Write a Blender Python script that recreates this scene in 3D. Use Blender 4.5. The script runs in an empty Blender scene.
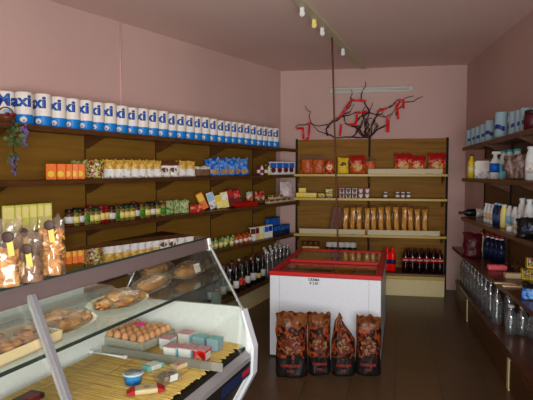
import bpy, bmesh, math, random
from mathutils import Vector, Matrix, noise
rnd = random.Random(7)
PI = math.pi
COL = bpy.context.scene.collection
SC = bpy.context.scene

# ------------------------------------------------------------------ camera geometry (used to turn measured points into room points)
FPX, CX, CY, EYE = 518.0, 266.5, 200.0, 1.6
PITCH = math.atan(28 / FPX)
YAW = math.radians(10.217)
CF = Vector((-math.sin(YAW) * math.cos(PITCH), math.cos(YAW) * math.cos(PITCH), -math.sin(PITCH)))
CR = Vector((math.cos(YAW), math.sin(YAW), 0))
CU = CR.cross(CF)
CAM = Vector((0, 0, EYE))
def ray(x, y): return CF + CR * ((x - CX) / FPX) + CU * ((CY - y) / FPX)
def atz(x, y, z):
    d = ray(x, y); return CAM + d * ((z - EYE) / d.z)
def aty(x, y, Y):
    d = ray(x, y); return CAM + d * (Y / d.y)
def atp(x, y, p, n):
    d = ray(x, y); return CAM + d * ((p - CAM).dot(n) / d.dot(n))

# ------------------------------------------------------------------ materials
def nodes(name):
    m = bpy.data.materials.new(name); m.use_nodes = True
    nt = m.node_tree; return m, nt, nt.nodes['Principled BSDF']
def lin(c):
    return tuple(((v / 255) / 12.92 if v / 255 <= .04045 else ((v / 255 + .055) / 1.055) ** 2.4) for v in c) + (1,)
def plain(name, rgb, rough=.5, metal=0, spec=.25, coat=0, bump=0, bscale=60):
    m, nt, b = nodes(name)
    b.inputs['Base Color'].default_value = lin(rgb); b.inputs['Roughness'].default_value = rough
    b.inputs['Metallic'].default_value = metal; b.inputs['Specular IOR Level'].default_value = spec
    b.inputs['Coat Weight'].default_value = coat
    tc = nt.nodes.new('ShaderNodeTexCoord'); n = nt.nodes.new('ShaderNodeTexNoise')
    n.inputs['Scale'].default_value = bscale; nt.links.new(tc.outputs['Object'], n.inputs['Vector'])
    mx = nt.nodes.new('ShaderNodeMix'); mx.data_type = 'RGBA'; mx.blend_type = 'MULTIPLY'; mx.inputs[0].default_value = .18
    mx.inputs[6].default_value = lin(rgb); nt.links.new(n.outputs['Fac'], mx.inputs[7]); nt.links.new(mx.outputs[2], b.inputs['Base Color'])
    if bump:
        bp = nt.nodes.new('ShaderNodeBump'); bp.inputs['Strength'].default_value = bump; bp.inputs['Distance'].default_value = .01
        nt.links.new(n.outputs['Fac'], bp.inputs['Height']); nt.links.new(bp.outputs['Normal'], b.inputs['Normal'])
    return m
def mottle(name, cols, scale=30, rough=.45, detail=3, spec=.25, bump=0, sharp=False, stretch=(1, 1, 1)):
    m, nt, b = nodes(name)
    tc = nt.nodes.new('ShaderNodeTexCoord'); mp = nt.nodes.new('ShaderNodeMapping'); mp.inputs['Scale'].default_value = stretch
    n = nt.nodes.new('ShaderNodeTexNoise'); n.inputs['Scale'].default_value = scale; n.inputs['Detail'].default_value = detail
    nt.links.new(tc.outputs['Object'], mp.inputs['Vector']); nt.links.new(mp.outputs['Vector'], n.inputs['Vector'])
    n.noise_dimensions = '4D'; oi = nt.nodes.new('ShaderNodeObjectInfo'); mu = nt.nodes.new('ShaderNodeMath'); mu.operation = 'MULTIPLY'; mu.inputs[1].default_value = 40
    nt.links.new(oi.outputs['Random'], mu.inputs[0]); nt.links.new(mu.outputs[0], n.inputs['W'])
    r = nt.nodes.new('ShaderNodeValToRGB'); nt.links.new(n.outputs['Fac'], r.inputs['Fac'])
    r.color_ramp.interpolation = 'CONSTANT' if sharp else 'LINEAR'
    e = r.color_ramp.elements; k = len(cols)
    while len(e) < k: e.new(.5)
    for i, c in enumerate(cols):
        e[i].position = .32 + .36 * i / max(1, k - (0 if sharp else 1)); e[i].color = lin(c)
    nt.links.new(r.outputs['Color'], b.inputs['Base Color'])
    b.inputs['Roughness'].default_value = rough; b.inputs['Specular IOR Level'].default_value = spec
    if bump:
        bp = nt.nodes.new('ShaderNodeBump'); bp.inputs['Strength'].default_value = bump; bp.inputs['Distance'].default_value = .01
        nt.links.new(n.outputs['Fac'], bp.inputs['Height']); nt.links.new(bp.outputs['Normal'], b.inputs['Normal'])
    return m
def wood(name, c1, c2, axis=(1, 1, 14), rough=.45, scale=3.0, spec=.4):
    m, nt, b = nodes(name)
    tc = nt.nodes.new('ShaderNodeTexCoord'); mp = nt.nodes.new('ShaderNodeMapping'); mp.inputs['Scale'].default_value = axis
    n = nt.nodes.new('ShaderNodeTexNoise'); n.inputs['Scale'].default_value = scale; n.inputs['Detail'].default_value = 5; n.inputs['Distortion'].default_value = .6
    r = nt.nodes.new('ShaderNodeValToRGB'); e = r.color_ramp.elements
    e[0].position = .3; e[0].color = lin(c1); e[1].position = .7; e[1].color = lin(c2)
    nt.links.new(tc.outputs['Object'], mp.inputs['Vector']); nt.links.new(mp.outputs['Vector'], n.inputs['Vector'])
    nt.links.new(n.outputs['Fac'], r.inputs['Fac']); nt.links.new(r.outputs['Color'], b.inputs['Base Color'])
    b.inputs['Roughness'].default_value = rough; b.inputs['Specular IOR Level'].default_value = spec
    return m
def clear(name, tint=(235, 240, 240), gloss=.12, rough=.03, milky=0.0, milk=(230, 230, 230), fmul=1.0):
    # thin clear sheet: see-through, fresnel reflection, optional milky film
    m = bpy.data.materials.new(name); m.use_nodes = True; nt = m.node_tree; nt.nodes.clear()
    out = nt.nodes.new('ShaderNodeOutputMaterial'); t = nt.nodes.new('ShaderNodeBsdfTransparent'); t.inputs['Color'].default_value = lin(tint)
    g = nt.nodes.new('ShaderNodeBsdfGlossy'); g.inputs['Roughness'].default_value = rough; g.inputs['Color'].default_value = (1, 1, 1, 1)
    ge = nt.nodes.new('ShaderNodeNewGeometry'); dt = nt.nodes.new('ShaderNodeVectorMath'); dt.operation = 'DOT_PRODUCT'
    nt.links.new(ge.outputs['Normal'], dt.inputs[0]); nt.links.new(ge.outputs['Incoming'], dt.inputs[1])
    ab = nt.nodes.new('ShaderNodeMath'); ab.operation = 'ABSOLUTE'; nt.links.new(dt.outputs['Value'], ab.inputs[0])
    om = nt.nodes.new('ShaderNodeMath'); om.operation = 'SUBTRACT'; om.inputs[0].default_value = 1; nt.links.new(ab.outputs[0], om.inputs[1])
    pw = nt.nodes.new('ShaderNodeMath'); pw.operation = 'POWER'; pw.inputs[1].default_value = 5; nt.links.new(om.outputs[0], pw.inputs[0])
    ad = nt.nodes.new('ShaderNodeMath'); ad.operation = 'MULTIPLY_ADD'; ad.inputs[1].default_value = fmul; ad.inputs[2].default_value = gloss; ad.use_clamp = True
    nt.links.new(pw.outputs[0], ad.inputs[0])
    mx = nt.nodes.new('ShaderNodeMixShader'); nt.links.new(ad.outputs[0], mx.inputs[0]); nt.links.new(t.outputs[0], mx.inputs[1]); nt.links.new(g.outputs[0], mx.inputs[2])
    last = mx
    if milky:
        d = nt.nodes.new('ShaderNodeBsdfDiffuse'); d.inputs['Color'].default_value = lin(milk)
        m2 = nt.nodes.new('ShaderNodeMixShader'); m2.inputs[0].default_value = milky
        nt.links.new(mx.outputs[0], m2.inputs[1]); nt.links.new(d.outputs[0], m2.inputs[2]); last = m2
    nt.links.new(last.outputs[0], out.inputs['Surface'])
    return m
def plaster(name, c1, c2):
    m, nt, b = nodes(name)
    tc = nt.nodes.new('ShaderNodeTexCoord')
    n = nt.nodes.new('ShaderNodeTexNoise'); n.inputs['Scale'].default_value = .8; n.inputs['Detail'].default_value = 4
    n2 = nt.nodes.new('ShaderNodeTexNoise'); n2.inputs['Scale'].default_value = 90
    r = nt.nodes.new('ShaderNodeValToRGB'); e = r.color_ramp.elements
    e[0].position = .35; e[0].color = lin(c1); e[1].position = .65; e[1].color = lin(c2)
    nt.links.new(tc.outputs['Object'], n.inputs['Vector']); nt.links.new(tc.outputs['Object'], n2.inputs['Vector'])
    nt.links.new(n.outputs['Fac'], r.inputs['Fac']); nt.links.new(r.outputs['Color'], b.inputs['Base Color'])
    bp = nt.nodes.new('ShaderNodeBump'); bp.inputs['Strength'].default_value = .12; bp.inputs['Distance'].default_value = .004
    nt.links.new(n2.outputs['Fac'], bp.inputs['Height']); nt.links.new(bp.outputs['Normal'], b.inputs['Normal'])
    b.inputs['Roughness'].default_value = .75; b.inputs['Specular IOR Level'].default_value = .25
    return m
def tiles(name):
    m, nt, b = nodes(name)
    tc = nt.nodes.new('ShaderNodeTexCoord'); mp = nt.nodes.new('ShaderNodeMapping'); mp.inputs['Rotation'].default_value = (0, 0, math.radians(4))
    br = nt.nodes.new('ShaderNodeTexBrick'); br.offset = 0; br.inputs['Scale'].default_value = 1
    br.inputs['Brick Width'].default_value = .33; br.inputs['Row Height'].default_value = .33; br.inputs['Mortar Size'].default_value = .004
    br.inputs['Color1'].default_value = lin((84, 64, 42)); br.inputs['Color2'].default_value = lin((78, 59, 38)); br.inputs['Mortar'].default_value = lin((58, 44, 30))
    n = nt.nodes.new('ShaderNodeTexNoise'); n.inputs['Scale'].default_value = 5; n.inputs['Detail'].default_value = 6
    mx = nt.nodes.new('ShaderNodeMix'); mx.data_type = 'RGBA'; mx.blend_type = 'OVERLAY'; mx.inputs[0].default_value = .25
    nt.links.new(tc.outputs['Object'], mp.inputs['Vector']); nt.links.new(mp.outputs['Vector'], br.inputs['Vector']); nt.links.new(tc.outputs['Object'], n.inputs['Vector'])
    nt.links.new(br.outputs['Color'], mx.inputs[6]); nt.links.new(n.outputs['Color'], mx.inputs[7]); nt.links.new(mx.outputs[2], b.inputs['Base Color'])
    b.inputs['Roughness'].default_value = .33; b.inputs['Specular IOR Level'].default_value = .35
    return m

M = {}
M['wall'] = plaster('pink_plaster', (190, 157, 149), (198, 166, 157))
M['ceil'] = plaster('ceiling_plaster', (216, 186, 175), (222, 193, 182))
M['floor'] = tiles('floor_tiles')
M['trim'] = plain('pink_paint', (212, 172, 162), .6)
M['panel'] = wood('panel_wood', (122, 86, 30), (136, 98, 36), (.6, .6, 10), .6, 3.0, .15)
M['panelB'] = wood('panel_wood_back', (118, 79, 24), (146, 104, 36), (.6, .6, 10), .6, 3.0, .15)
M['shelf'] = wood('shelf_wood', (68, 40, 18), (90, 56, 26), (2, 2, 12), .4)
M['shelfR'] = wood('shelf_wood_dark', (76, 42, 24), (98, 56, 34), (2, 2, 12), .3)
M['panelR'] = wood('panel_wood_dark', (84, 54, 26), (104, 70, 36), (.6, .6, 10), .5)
M['dark'] = plain('dark_metal', (28, 22, 17), .7, spec=.2)
M['cream'] = plain('cream_metal', (216, 200, 150), .45)
M['inkdark'] = plain('dark_navy_bottle', (14, 22, 50), .2)
M['sealbrown'] = plain('dark_seal', (52, 30, 22), .5)
M['tagyellow'] = plain('tag_yellow', (176, 164, 82), .6)
M['seam'] = plain('seam_grey', (176, 178, 182), .4)
M['bluemuted'] = plain('muted_blue', (60, 90, 140), .4)
M['wrapfilm'] = clear('cling_wrap', (248, 246, 240), .03, .35, .12, (170, 150, 120))
M['ivory'] = plain('ivory_plastic', (206, 194, 160), .5)
M['filmclear'] = clear('clear_wrap', (246, 242, 232), .03, .15)
M['brass'] = plain('yellow_edge', (196, 166, 76), .35)
M['white'] = plain('white_enamel', (206, 211, 217), .35)
M['whiteM'] = plain('white_matt', (226, 227, 224), .55)
M['red'] = plain('red_plastic', (176, 18, 12), .5, spec=.3)
M['dred'] = plain('dark_red', (110, 16, 20), .45)
M['black'] = plain('black_plastic', (18, 17, 18), .35)
M['steel'] = plain('brushed_steel', (160, 163, 168), .3, .6)
M['alu'] = plain('aluminium', (164, 164, 164), .35, .5)
M['mauve'] = plain('mauve_metal', (98, 84, 82), .45, .1)
M['dblue'] = plain('navy_panel', (28, 40, 74), .35)
M['blue'] = plain('mid_blue', (26, 98, 196), .4)
M['cyan'] = plain('packet_cyan', (20, 130, 214), .4)
M['lblue'] = plain('pale_blue', (150, 200, 232), .4)
M['navy'] = plain('ink_blue', (22, 44, 120), .4)
M['teal'] = plain('teal_print', (60, 170, 172), .4)
M['pteal'] = plain('pale_teal', (150, 176, 186), .5)
M['paper'] = plain('paper_white', (238, 232, 222), .5, bump=.2, bscale=40)
M['orange'] = plain('orange_card', (238, 116, 8), .4)
M['yellow'] = plain('yellow_card', (236, 200, 40), .4)
M['lyellow'] = plain('pale_yellow', (240, 226, 130), .45)
M['ygreen'] = plain('yellow_green_card', (206, 208, 70), .45)
M['green'] = plain('green_print', (64, 140, 40), .4)
M['dgreen'] = plain('dark_green', (30, 60, 26), .4)
M['pink'] = plain('hot_pink', (250, 50, 150), .5)
M['rose'] = plain('rose_foil', (206, 128, 138), .35)
M['brown'] = plain('brown_print', (96, 52, 26), .45)
M['beige'] = plain('beige_print', (214, 190, 148), .5)
M['grey'] = plain('grey_plastic', (150, 150, 146), .45)
M['purple'] = plain('grape_purple', (112, 96, 146), .4)
M['twig'] = mottle('twig_bark', [(44, 22, 20), (78, 40, 36)], 60, .7)
M['ribbon'] = plain('red_ribbon', (214, 16, 26), .35)
M['glass'] = clear('pane_glass', (249, 252, 250), .03)
M['glassTop'] = clear('top_glass', (150, 160, 152), .12, .01, 0, fmul=1.6)
M['glassDark'] = clear('side_glass', (218, 224, 222), .05)
M['lid'] = clear('freezer_glass', (240, 240, 232), .08, .03, .04, (180, 150, 110))
M['film'] = clear('plastic_film', (248, 248, 245), .03, .22, .05)
M['divider'] = clear('divider_plastic', (236, 236, 232), .05, .1, .5, (150, 148, 138))
M['filmbag'] = clear('bag_film', (244, 238, 228), .07, .16, .06, (200, 185, 165))
M['water'] = clear('water_bottle', (222, 228, 230), .18, .08, .08, (190, 192, 196))
M['edge'] = plain('glass_edge', (34, 50, 44), .2)
M['winedark'] = plain('dark_bottle_glass', (16, 14, 14), .08, 0, .7)
M['wineg'] = plain('green_bottle_glass', (26, 34, 18), .08, 0, .7)
M['cola'] = plain('cola', (26, 8, 6), .1, 0, .7)
M['egg'] = mottle('egg_shell', [(188, 128, 84), (214, 158, 112)], 14, .55)
M['pulp'] = mottle('egg_tray_pulp', [(150, 146, 132), (176, 172, 158)], 80, .9, bump=.4)
M['mat'] = wood('straw_mat', (176, 132, 58), (238, 204, 118), (70, 2, 70), .65, 2.0)
M['cookie'] = mottle('cookie_dough', [(146, 90, 36), (180, 128, 66), (196, 154, 94)], 45, .6, bump=.3)
M['nutmix'] = mottle('brown_biscuit', [(80, 56, 38), (112, 82, 58), (132, 102, 76)], 70, .6, bump=.3)
M['pastry'] = mottle('pastry_crust', [(92, 48, 20), (146, 90, 42), (184, 132, 72), (206, 170, 118)], 22, .8, bump=.9)
M['bread'] = mottle('bread_crust', [(110, 62, 28), (158, 106, 54), (180, 136, 82)], 18, .8, bump=.8)
M['olive'] = mottle('olive_preserve', [(60, 66, 22), (120, 112, 44), (150, 140, 70)], 90, .25)
M['paprika'] = mottle('red_preserve', [(100, 12, 14), (160, 30, 24)], 90, .25)
M['sauce'] = mottle('brown_preserve', [(60, 30, 16), (110, 60, 26)], 90, .25)
M['mixbag'] = mottle('multicolour_print', [(50, 70, 30), (180, 170, 90), (120, 40, 26), (210, 206, 180)], 26, .35, sharp=True)
M['bluebag'] = mottle('blue_print', [(18, 60, 150), (40, 110, 210), (120, 170, 220), (20, 70, 170)], 22, .3)
M['greenbag'] = mottle('green_leaf_print', [(40, 80, 26), (110, 150, 60), (196, 196, 150), (60, 110, 36)], 40, .35)
M['pasta'] = mottle('gold_pasta', [(164, 118, 30), (206, 164, 66), (216, 186, 106)], 60, .35)
M['whitebag'] = mottle('white_pack_print', [(150, 140, 130), (226, 220, 212), (240, 238, 232)], 34, .35)
M['spag'] = wood('spaghetti', (178, 112, 8), (220, 158, 28), (120, 120, 1.2), .5, 2.0)
M['chips'] = mottle('orange_crisps', [(150, 54, 14), (190, 84, 28), (206, 118, 52)], 40, .35)
M['redbag'] = mottle('red_packet_print', [(150, 14, 20), (196, 24, 28), (226, 170, 130)], 30, .35)
M['fire'] = mottle('fire_print', [(9, 7, 7), (22, 10, 8), (60, 22, 10), (150, 62, 20), (24, 10, 8), (14, 8, 8), (120, 54, 22), (20, 9, 8)], 12, .55, 4, spec=.2)
M['meat'] = mottle('grill_print', [(34, 12, 8), (104, 38, 16), (60, 18, 10), (140, 100, 66), (30, 11, 8)], 30, .35, 4, spec=.2)
M['coal'] = mottle('charcoal_black', [(14, 12, 12), (34, 28, 26)], 20, .4, spec=.2)
M['firetop'] = mottle('fire_top_print', [(34, 14, 9), (88, 42, 20), (116, 70, 36), (24, 11, 8)], 18, .35, spec=.2)
M['pinkbag'] = mottle('pink_brown_film', [(66, 50, 44), (116, 92, 84), (170, 150, 142)], 24, .3)
M['leaf'] = mottle('leaf_green', [(50, 68, 34), (92, 112, 60)], 30, .6)
M['redclear'] = plain('red_drink', (250, 20, 18), .2)
M['maroon'] = plain('maroon_film', (72, 14, 22), .4)
M['inkred'] = plain('dull_red_ink', (128, 40, 34), .5)
M['sponge'] = mottle('red_sponge', [(226, 70, 84), (250, 124, 132)], 60, .6)
M['bagwhite'] = mottle('white_carrier', [(190, 172, 170), (226, 212, 208)], 16, .5)
M['bluetub'] = mottle('blue_tub_print', [(20, 100, 200), (60, 150, 226), (20, 90, 190)], 20, .3)
M['foil'] = mottle('foil_lid_print', [(60, 110, 180), (170, 180, 190), (90, 110, 90), (200, 205, 210)], 30, .3)
M['doily'] = plain('doily_paper', (236, 226, 200), .7, bump=.5, bscale=120)
M['ham'] = mottle('tray_meat', [(120, 56, 40), (170, 110, 80), (200, 160, 120)], 40, .4)

# ------------------------------------------------------------------ mesh builder
class MB:
    def __init__(self): self.v = []; self.f = []; self.mi = []; self.sm = []; self.mats = []
    def m(self, mat):
        if mat not in self.mats: self.mats.append(mat)
        return self.mats.index(mat)
    def add(self, vs, fs, mat, smooth=False):
        o = len(self.v); self.v += [tuple(p) for p in vs]; k = self.m(mat) if isinstance(mat, str) else None
        for i, f in enumerate(fs):
            self.f.append(tuple(a + o for a in f)); self.mi.append(k if k is not None else self.m(mat[i])); self.sm.append(smooth)
        return self
    def box(self, x0, x1, y0, y1, z0, z1, mat, bev=0, T=None):
        bm = bmesh.new(); bmesh.ops.create_cube(bm, size=1)
        for v in bm.verts: v.co = Vector(((x0 + x1) / 2 + v.co.x * (x1 - x0), (y0 + y1) / 2 + v.co.y * (y1 - y0), (z0 + z1) / 2 + v.co.z * (z1 - z0)))
        if bev: bmesh.ops.bevel(bm, geom=bm.edges[:], offset=bev, segments=2, affect='EDGES', profile=.5)
        if T is not None: bm.transform(T)
        bm.verts.index_update()
        self.add([v.co for v in bm.verts], [[v.index for v in f.verts] for f in bm.faces], mat); bm.free(); return self
    def lathe(self, prof, n=16, c=(0, 0, 0), T=None, smooth=True):
        # prof: list of (r, z, mat) ; mat belongs to the band that starts there
        vs = []; fs = []; ms = []
        for r, z, _ in prof:
            for i in range(n):
                a = 2 * PI * i / n; p = Vector((c[0] + r * math.cos(a), c[1] + r * math.sin(a), c[2] + z)); vs.append(T @ p if T is not None else p)
        for k in range(len(prof) - 1):
            for i in range(n):
                j = (i + 1) % n; fs.append((k * n + i, k * n + j, (k + 1) * n + j, (k + 1) * n + i)); ms.append(prof[k][2])
        fs.append(tuple(range(n - 1, -1, -1))); ms.append(prof[0][2])
        fs.append(tuple((len(prof) - 1) * n + i for i in range(n))); ms.append(prof[-2][2])
        return self.add(vs, fs, ms, smooth)
    def tube(self, pts, r, mat, n=6, taper=None):
        pts = [Vector(p) for p in pts]; vs = []; fs = []
        for k, p in enumerate(pts):
            t = (pts[min(k + 1, len(pts) - 1)] - pts[max(k - 1, 0)]).normalized()
            a = t.cross(Vector((0, 0, 1)) if abs(t.z) < .9 else Vector((1, 0, 0))).normalized(); b = t.cross(a)
            rr = r if taper is None else r + (taper - r) * k / (len(pts) - 1)
            for i in range(n): vs.append(p + (a * math.cos(2 * PI * i / n) + b * math.sin(2 * PI * i / n)) * rr)
        for k in range(len(pts) - 1):
            for i in range(n):
                j = (i + 1) % n; fs.append((k * n + i, k * n + j, (k + 1) * n + j, (k + 1) * n + i))
        fs.append(tuple(range(n))); fs.append(tuple(range((len(pts) - 1) * n, len(pts) * n)))
        return self.add(vs, fs, mat, True)
    def ell(self, c, rx, ry, rz, mat, n=12, m=8, jit=0, seed=0, zcut=None):
        vs = []; fs = []
        for k in range(m + 1):
            th = PI * k / m
            for i in range(n):
                a = 2 * PI * i / n; d = Vector((math.sin(th) * math.cos(a), math.sin(th) * math.sin(a), math.cos(th)))
                s = 1 + (jit * noise.noise(d * 2.3 + Vector((seed * 3.1, seed, 0))) if jit else 0)
                z = d.z * rz * s
                if zcut is not None: z = max(z, zcut)
                vs.append((c[0] + d.x * rx * s, c[1] + d.y * ry * s, c[2] + z))
        for k in range(m):
            for i in range(n):
                j = (i + 1) % n; fs.append((k * n + i, (k + 1) * n + i, (k + 1) * n + j, k * n + j))
        return self.add(vs, fs, mat, True)
    def poly(self, pts, z0, z1, mat):
        n = len(pts); vs = [(p[0], p[1], z0) for p in pts] + [(p[0], p[1], z1) for p in pts]
        fs = [tuple(range(n - 1, -1, -1)), tuple(range(n, 2 * n))] + [(i, (i + 1) % n, n + (i + 1) % n, n + i) for i in range(n)]
        return self.add(vs, fs, mat)
    def hexa(self, b, t, mat):
        # bottom quad and top quad of points
        return self.add(list(b) + list(t), [(3, 2, 1, 0), (4, 5, 6, 7), (0, 1, 5, 4), (1, 2, 6, 5), (2, 3, 7, 6), (3, 0, 4, 7)], mat)
    def bag(self, w, d, h, bands, top=.12, crumple=.006, nx=10, nz=14, seed=0, bot=.0, T=None, ztop=None, frill=0, basefull=True):
        # a filled bag, front towards -Y, pinched at the top; bands: [(z fraction from, mat), ...]
        vs = []; fs = []; ms = []
        def thick(u, w_):
            e = max(0, 1 - abs(u) ** 3) ** .6
            zz = w_
            p = 1.0
            if zz > 1 - top * 2: p = max(.03, (1 - zz) / (top * 2)) ** .8
            if zz < .08 and not basefull: p = .25 + .75 * zz / .08
            return d / 2 * e * p
        for side in (-1, 1):
            for k in range(nz + 1):
                f = k / nz
                for i in range(nx + 1):
                    u = -1 + 2 * i / nx
                    ww = w / 2 * (1 - .05 * math.sin(f * PI)) * (1 + (.06 * (f > 1 - top) * frill))
                    c = crumple * noise.noise(Vector((u * 2.5 + seed * 5.3, f * 5 + seed, side * 2.0)))
                    y = side * (thick(u, f)) + c
                    z = f * h
                    if f > .9: z += min(crumple * 2.0, .024) * noise.noise(Vector((u * 3 + seed, 7.7, 0))) + (frill * .012 * math.cos(u * 22) if f > .97 else 0)
                    if k == 0: z = 0; 
                    p = Vector((u * ww + c * .5, y, max(0, z))); vs.append(T @ p if T is not None else p)
        st = (nz + 1) * (nx + 1)
        def bm_(f):
            r = bands[0][1]
            for z, mm in bands:
                if f >= z: r = mm
            return r
        for s in (0, 1):
            for k in range(nz):
                for i in range(nx):
                    a = s * st + k * (nx + 1) + i; q = (a, a + 1, a + nx + 2, a + nx + 1)
                    fs.append(q if s == 0 else q[::-1]); ms.append(bm_((k + .5) / nz))
        for k in range(nz):
            for i in (0, nx):
                a = k * (nx + 1) + i; b = st + a; fs.append((a, a + nx + 1, b + nx + 1, b)); ms.append(bm_((k + .5) / nz))
        for i in range(nx):
            a = i; b = st + i; fs.append((a, b, b + 1, a + 1)); ms.append(bands[0][1])
        return self.add(vs, fs, ms, True)
    def build(self, name, parent=None, loc=None, rz=0):
        me = bpy.data.meshes.new(name); me.from_pydata(self.v, [], self.f)
        for m_ in self.mats: me.materials.append(M[m_])
        me.polygons.foreach_set('material_index', self.mi); me.polygons.foreach_set('use_smooth', self.sm); me.update()
        bm = bmesh.new(); bm.from_mesh(me); bmesh.ops.recalc_face_normals(bm, faces=bm.faces[:]); bm.to_mesh(me); bm.free()
        o = bpy.data.objects.new(name, me); COL.objects.link(o)
        if parent: o.parent = parent
        if loc is not None: o.location = loc
        o.rotation_euler.z = rz
        return o

def text_mb(s, size, mat, depth=.0004, offset=0.0, maxw=None, bend=None, T=None, shear=0, sub=2):
    cu = bpy.data.curves.new('lettering', 'FONT'); cu.body = s; cu.size = size; cu.align_x = 'CENTER'; cu.align_y = 'CENTER'; cu.offset = offset; cu.shear = shear; cu.resolution_u = 3
    ob = bpy.data.objects.new('lettering', cu); COL.objects.link(ob)
    bpy.context.view_layer.update(); dg = bpy.context.evaluated_depsgraph_get()
    me = bpy.data.meshes.new_from_object(ob.evaluated_get(dg))
    bpy.data.objects.remove(ob); bpy.data.curves.remove(cu)
    bm = bmesh.new(); bm.from_mesh(me); bpy.data.meshes.remove(me)
    bmesh.ops.triangulate(bm, faces=bm.faces[:])
    if bend: bmesh.ops.subdivide_edges(bm, edges=[e for e in bm.edges if e.calc_length() > size * .12], cuts=sub); bmesh.ops.triangulate(bm, faces=bm.faces[:])
    if maxw:
        xs = [v.co.x for v in bm.verts]; k = maxw / max(1e-6, max(xs) - min(xs))
        for v in bm.verts: v.co.x *= k
    mb = MB(); bm.verts.index_update()
    vs = []
    for v in bm.verts:
        p = Vector((v.co.x, 0, v.co.y))                      # stands upright, read from -Y
        if bend: p = bend(p)
        vs.append(T @ p if T is not None else p)
    mb.add(vs, [[v.index for v in f.verts] for f in bm.faces], mat); bm.free()
    return mb

# ------------------------------------------------------------------ things
def tag(o, label, cat, group=None, kind=None):
    if label: o['label'] = label
    if cat: o['category'] = cat
    if group: o['group'] = group
    if kind: o['kind'] = kind
    return o
def empty(name, loc=(0, 0, 0), rz=0):
    o = bpy.data.objects.new(name, None); o.empty_display_size = .05; COL.objects.link(o); o.location = loc; o.rotation_euler.z = rz; return o
def struct(name, mb):
    o = mb.build(name); o['kind'] = 'structure'; return o
def dup(o, parent=None):
    c = o.copy(); COL.objects.link(c)
    if parent: c.parent = parent
    for ch in list(o.children): dup(ch, c)
    return c
class Kind:
    # one product, built once; later placements are copies of it and its parts
    def __init__(self, root): self.root = root; self.used = False
    def put(self, loc, rz, label, cat, group=None, sc=1, rx=0, ry=0):
        if self.used: o = dup(self.root)
        else: o = self.root; self.used = True
        for k in ('label', 'category', 'group'):
            if k in o: del o[k]
        o.location = loc; o.rotation_euler = (rx, ry, rz)
        o.scale = (sc, sc, sc) if not isinstance(sc, tuple) else sc
        return tag(o, label, cat, group)
ORD = ['first', 'second', 'third', 'fourth', 'fifth', 'sixth', 'seventh', 'eighth', 'ninth', 'tenth', 'eleventh', 'twelfth', 'thirteenth', 'fourteenth', 'fifteenth', 'sixteenth', 'seventeenth', 'eighteenth', 'nineteenth', 'twentieth'] 
ORD += ['twenty-' + w for w in ORD[:9]] + ['thirtieth'] + ['thirty-' + w for w in ORD[:9]]

exec_order = []
# ================================================================== the room
YB = 7.305; HC = 3.018
WL0 = Vector((-1.115, YB, 0)); WD = Vector((.395, .9187, 0)).normalized(); WN = Vector((WD.y, -WD.x, 0))   # left wall runs from the back corner towards the viewer along -WD
WR0 = Vector((1.385, YB, 0)); RD = Vector((.0401, -.9992, 0)).normalized(); RN = Vector((RD.y, -RD.x, 0))    # right wall; RN points into the room
if RN.x > 0: RN = -RN
Lp = lambda s, d, z=0: WL0 - WD * s + WN * d + Vector((0, 0, z))
Rp = lambda s, d, z=0: WR0 + RD * s + RN * d + Vector((0, 0, z))
RZL = math.atan2(WN.x, -WN.y)              # turns a thing's front (-Y) to the room from the left wall
RZLV = math.atan2(-WD.x, WD.y)             # front towards the near end of the left wall
RZR = math.atan2(RN.x, -RN.y)
RZRV = math.atan2(RD.x, -RD.y)
LEN = 9.2
lw = MB(); a, b = Lp(-.1, 0), Lp(LEN, 0); lw.poly([a, b, b - WN * .12, a - WN * .12], 0, HC, 'wall'); struct('wall_left', lw)
rw = MB(); a, b = Rp(-.1, 0), Rp(8.3, 0); rw.poly([a, b, b - RN * .12, a - RN * .12], 0, HC, 'wall'); struct('wall_right', rw)
struct('wall_back', MB().box(-1.3, 1.6, YB, YB + .12, 0, HC, 'wall'))
struct('floor', MB().box(-5.6, 2.2, -1.0, YB + .12, -.1, 0, 'floor'))
struct('ceiling', MB().box(-5.6, 2.2, -1.0, YB + .12, HC, HC + .1, 'ceil'))
# painted conduit on the left wall
pc = atp(120, 60, Lp(0, 0), WN); sc_ = (WL0 - pc).dot(WD)
struct('trim_1', MB().tube([Lp(sc_, .006, 1.9), Lp(sc_, .006, HC - .01)], .009, 'trim', 8))

# ================================================================== left wall shelving
def shelf_z(tab, s): (s0, z0), (s1, z1) = tab; return z0 + (z1 - z0) * (s - s0) / (s1 - s0)
SH = {'A': ((.12, 1.905), (4.24, 1.948)), 'B': ((.12, 1.565), (4.24, 1.535)), 'C': ((.12, 1.2), (4.24, 1.15)), 'D': ((.12, .765), (4.24, .72))}
lz = lambda k, s: shelf_z(SH[k], s)
S0, S1 = .14, 5.05
lu = empty('wall_shelving', Lp(2.5, .02)); tag(lu, 'long brown wooden wall shelving with four shelves along the left wall', 'shelving')
def inv(o, par):      # keep the mesh in room coordinates under an empty that is not at the origin
    o.parent = par; o.matrix_parent_inverse = (Matrix.Translation(par.location) @ Matrix.Rotation(par.rotation_euler.z, 4, 'Z')).inverted()
    return o
seams = [S0, .72, 1.58, 2.45, 3.31, 4.18, S1]
for i in range(len(seams) - 1):
    p = MB()
    for z0, z1 in ((.26, .72), (.72, 1.14), (1.14, 1.53), (1.53, 2.02)):
        a, b = Lp(seams[i] + .003, .018), Lp(seams[i + 1] - .003, .018); p.poly([a, b, b - WN * .014, a - WN * .014], z0, z1, 'panel')
    inv(p.build('back_panel'), lu)
    if i:
        u_ = MB(); a, b = Lp(seams[i] - .005, .022), Lp(seams[i] + .005, .022); u_.poly([a, b, b - WN * .02, a - WN * .02], .26, 2.02, 'dark'); inv(u_.build('upright'), lu)
DEP = .35
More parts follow.
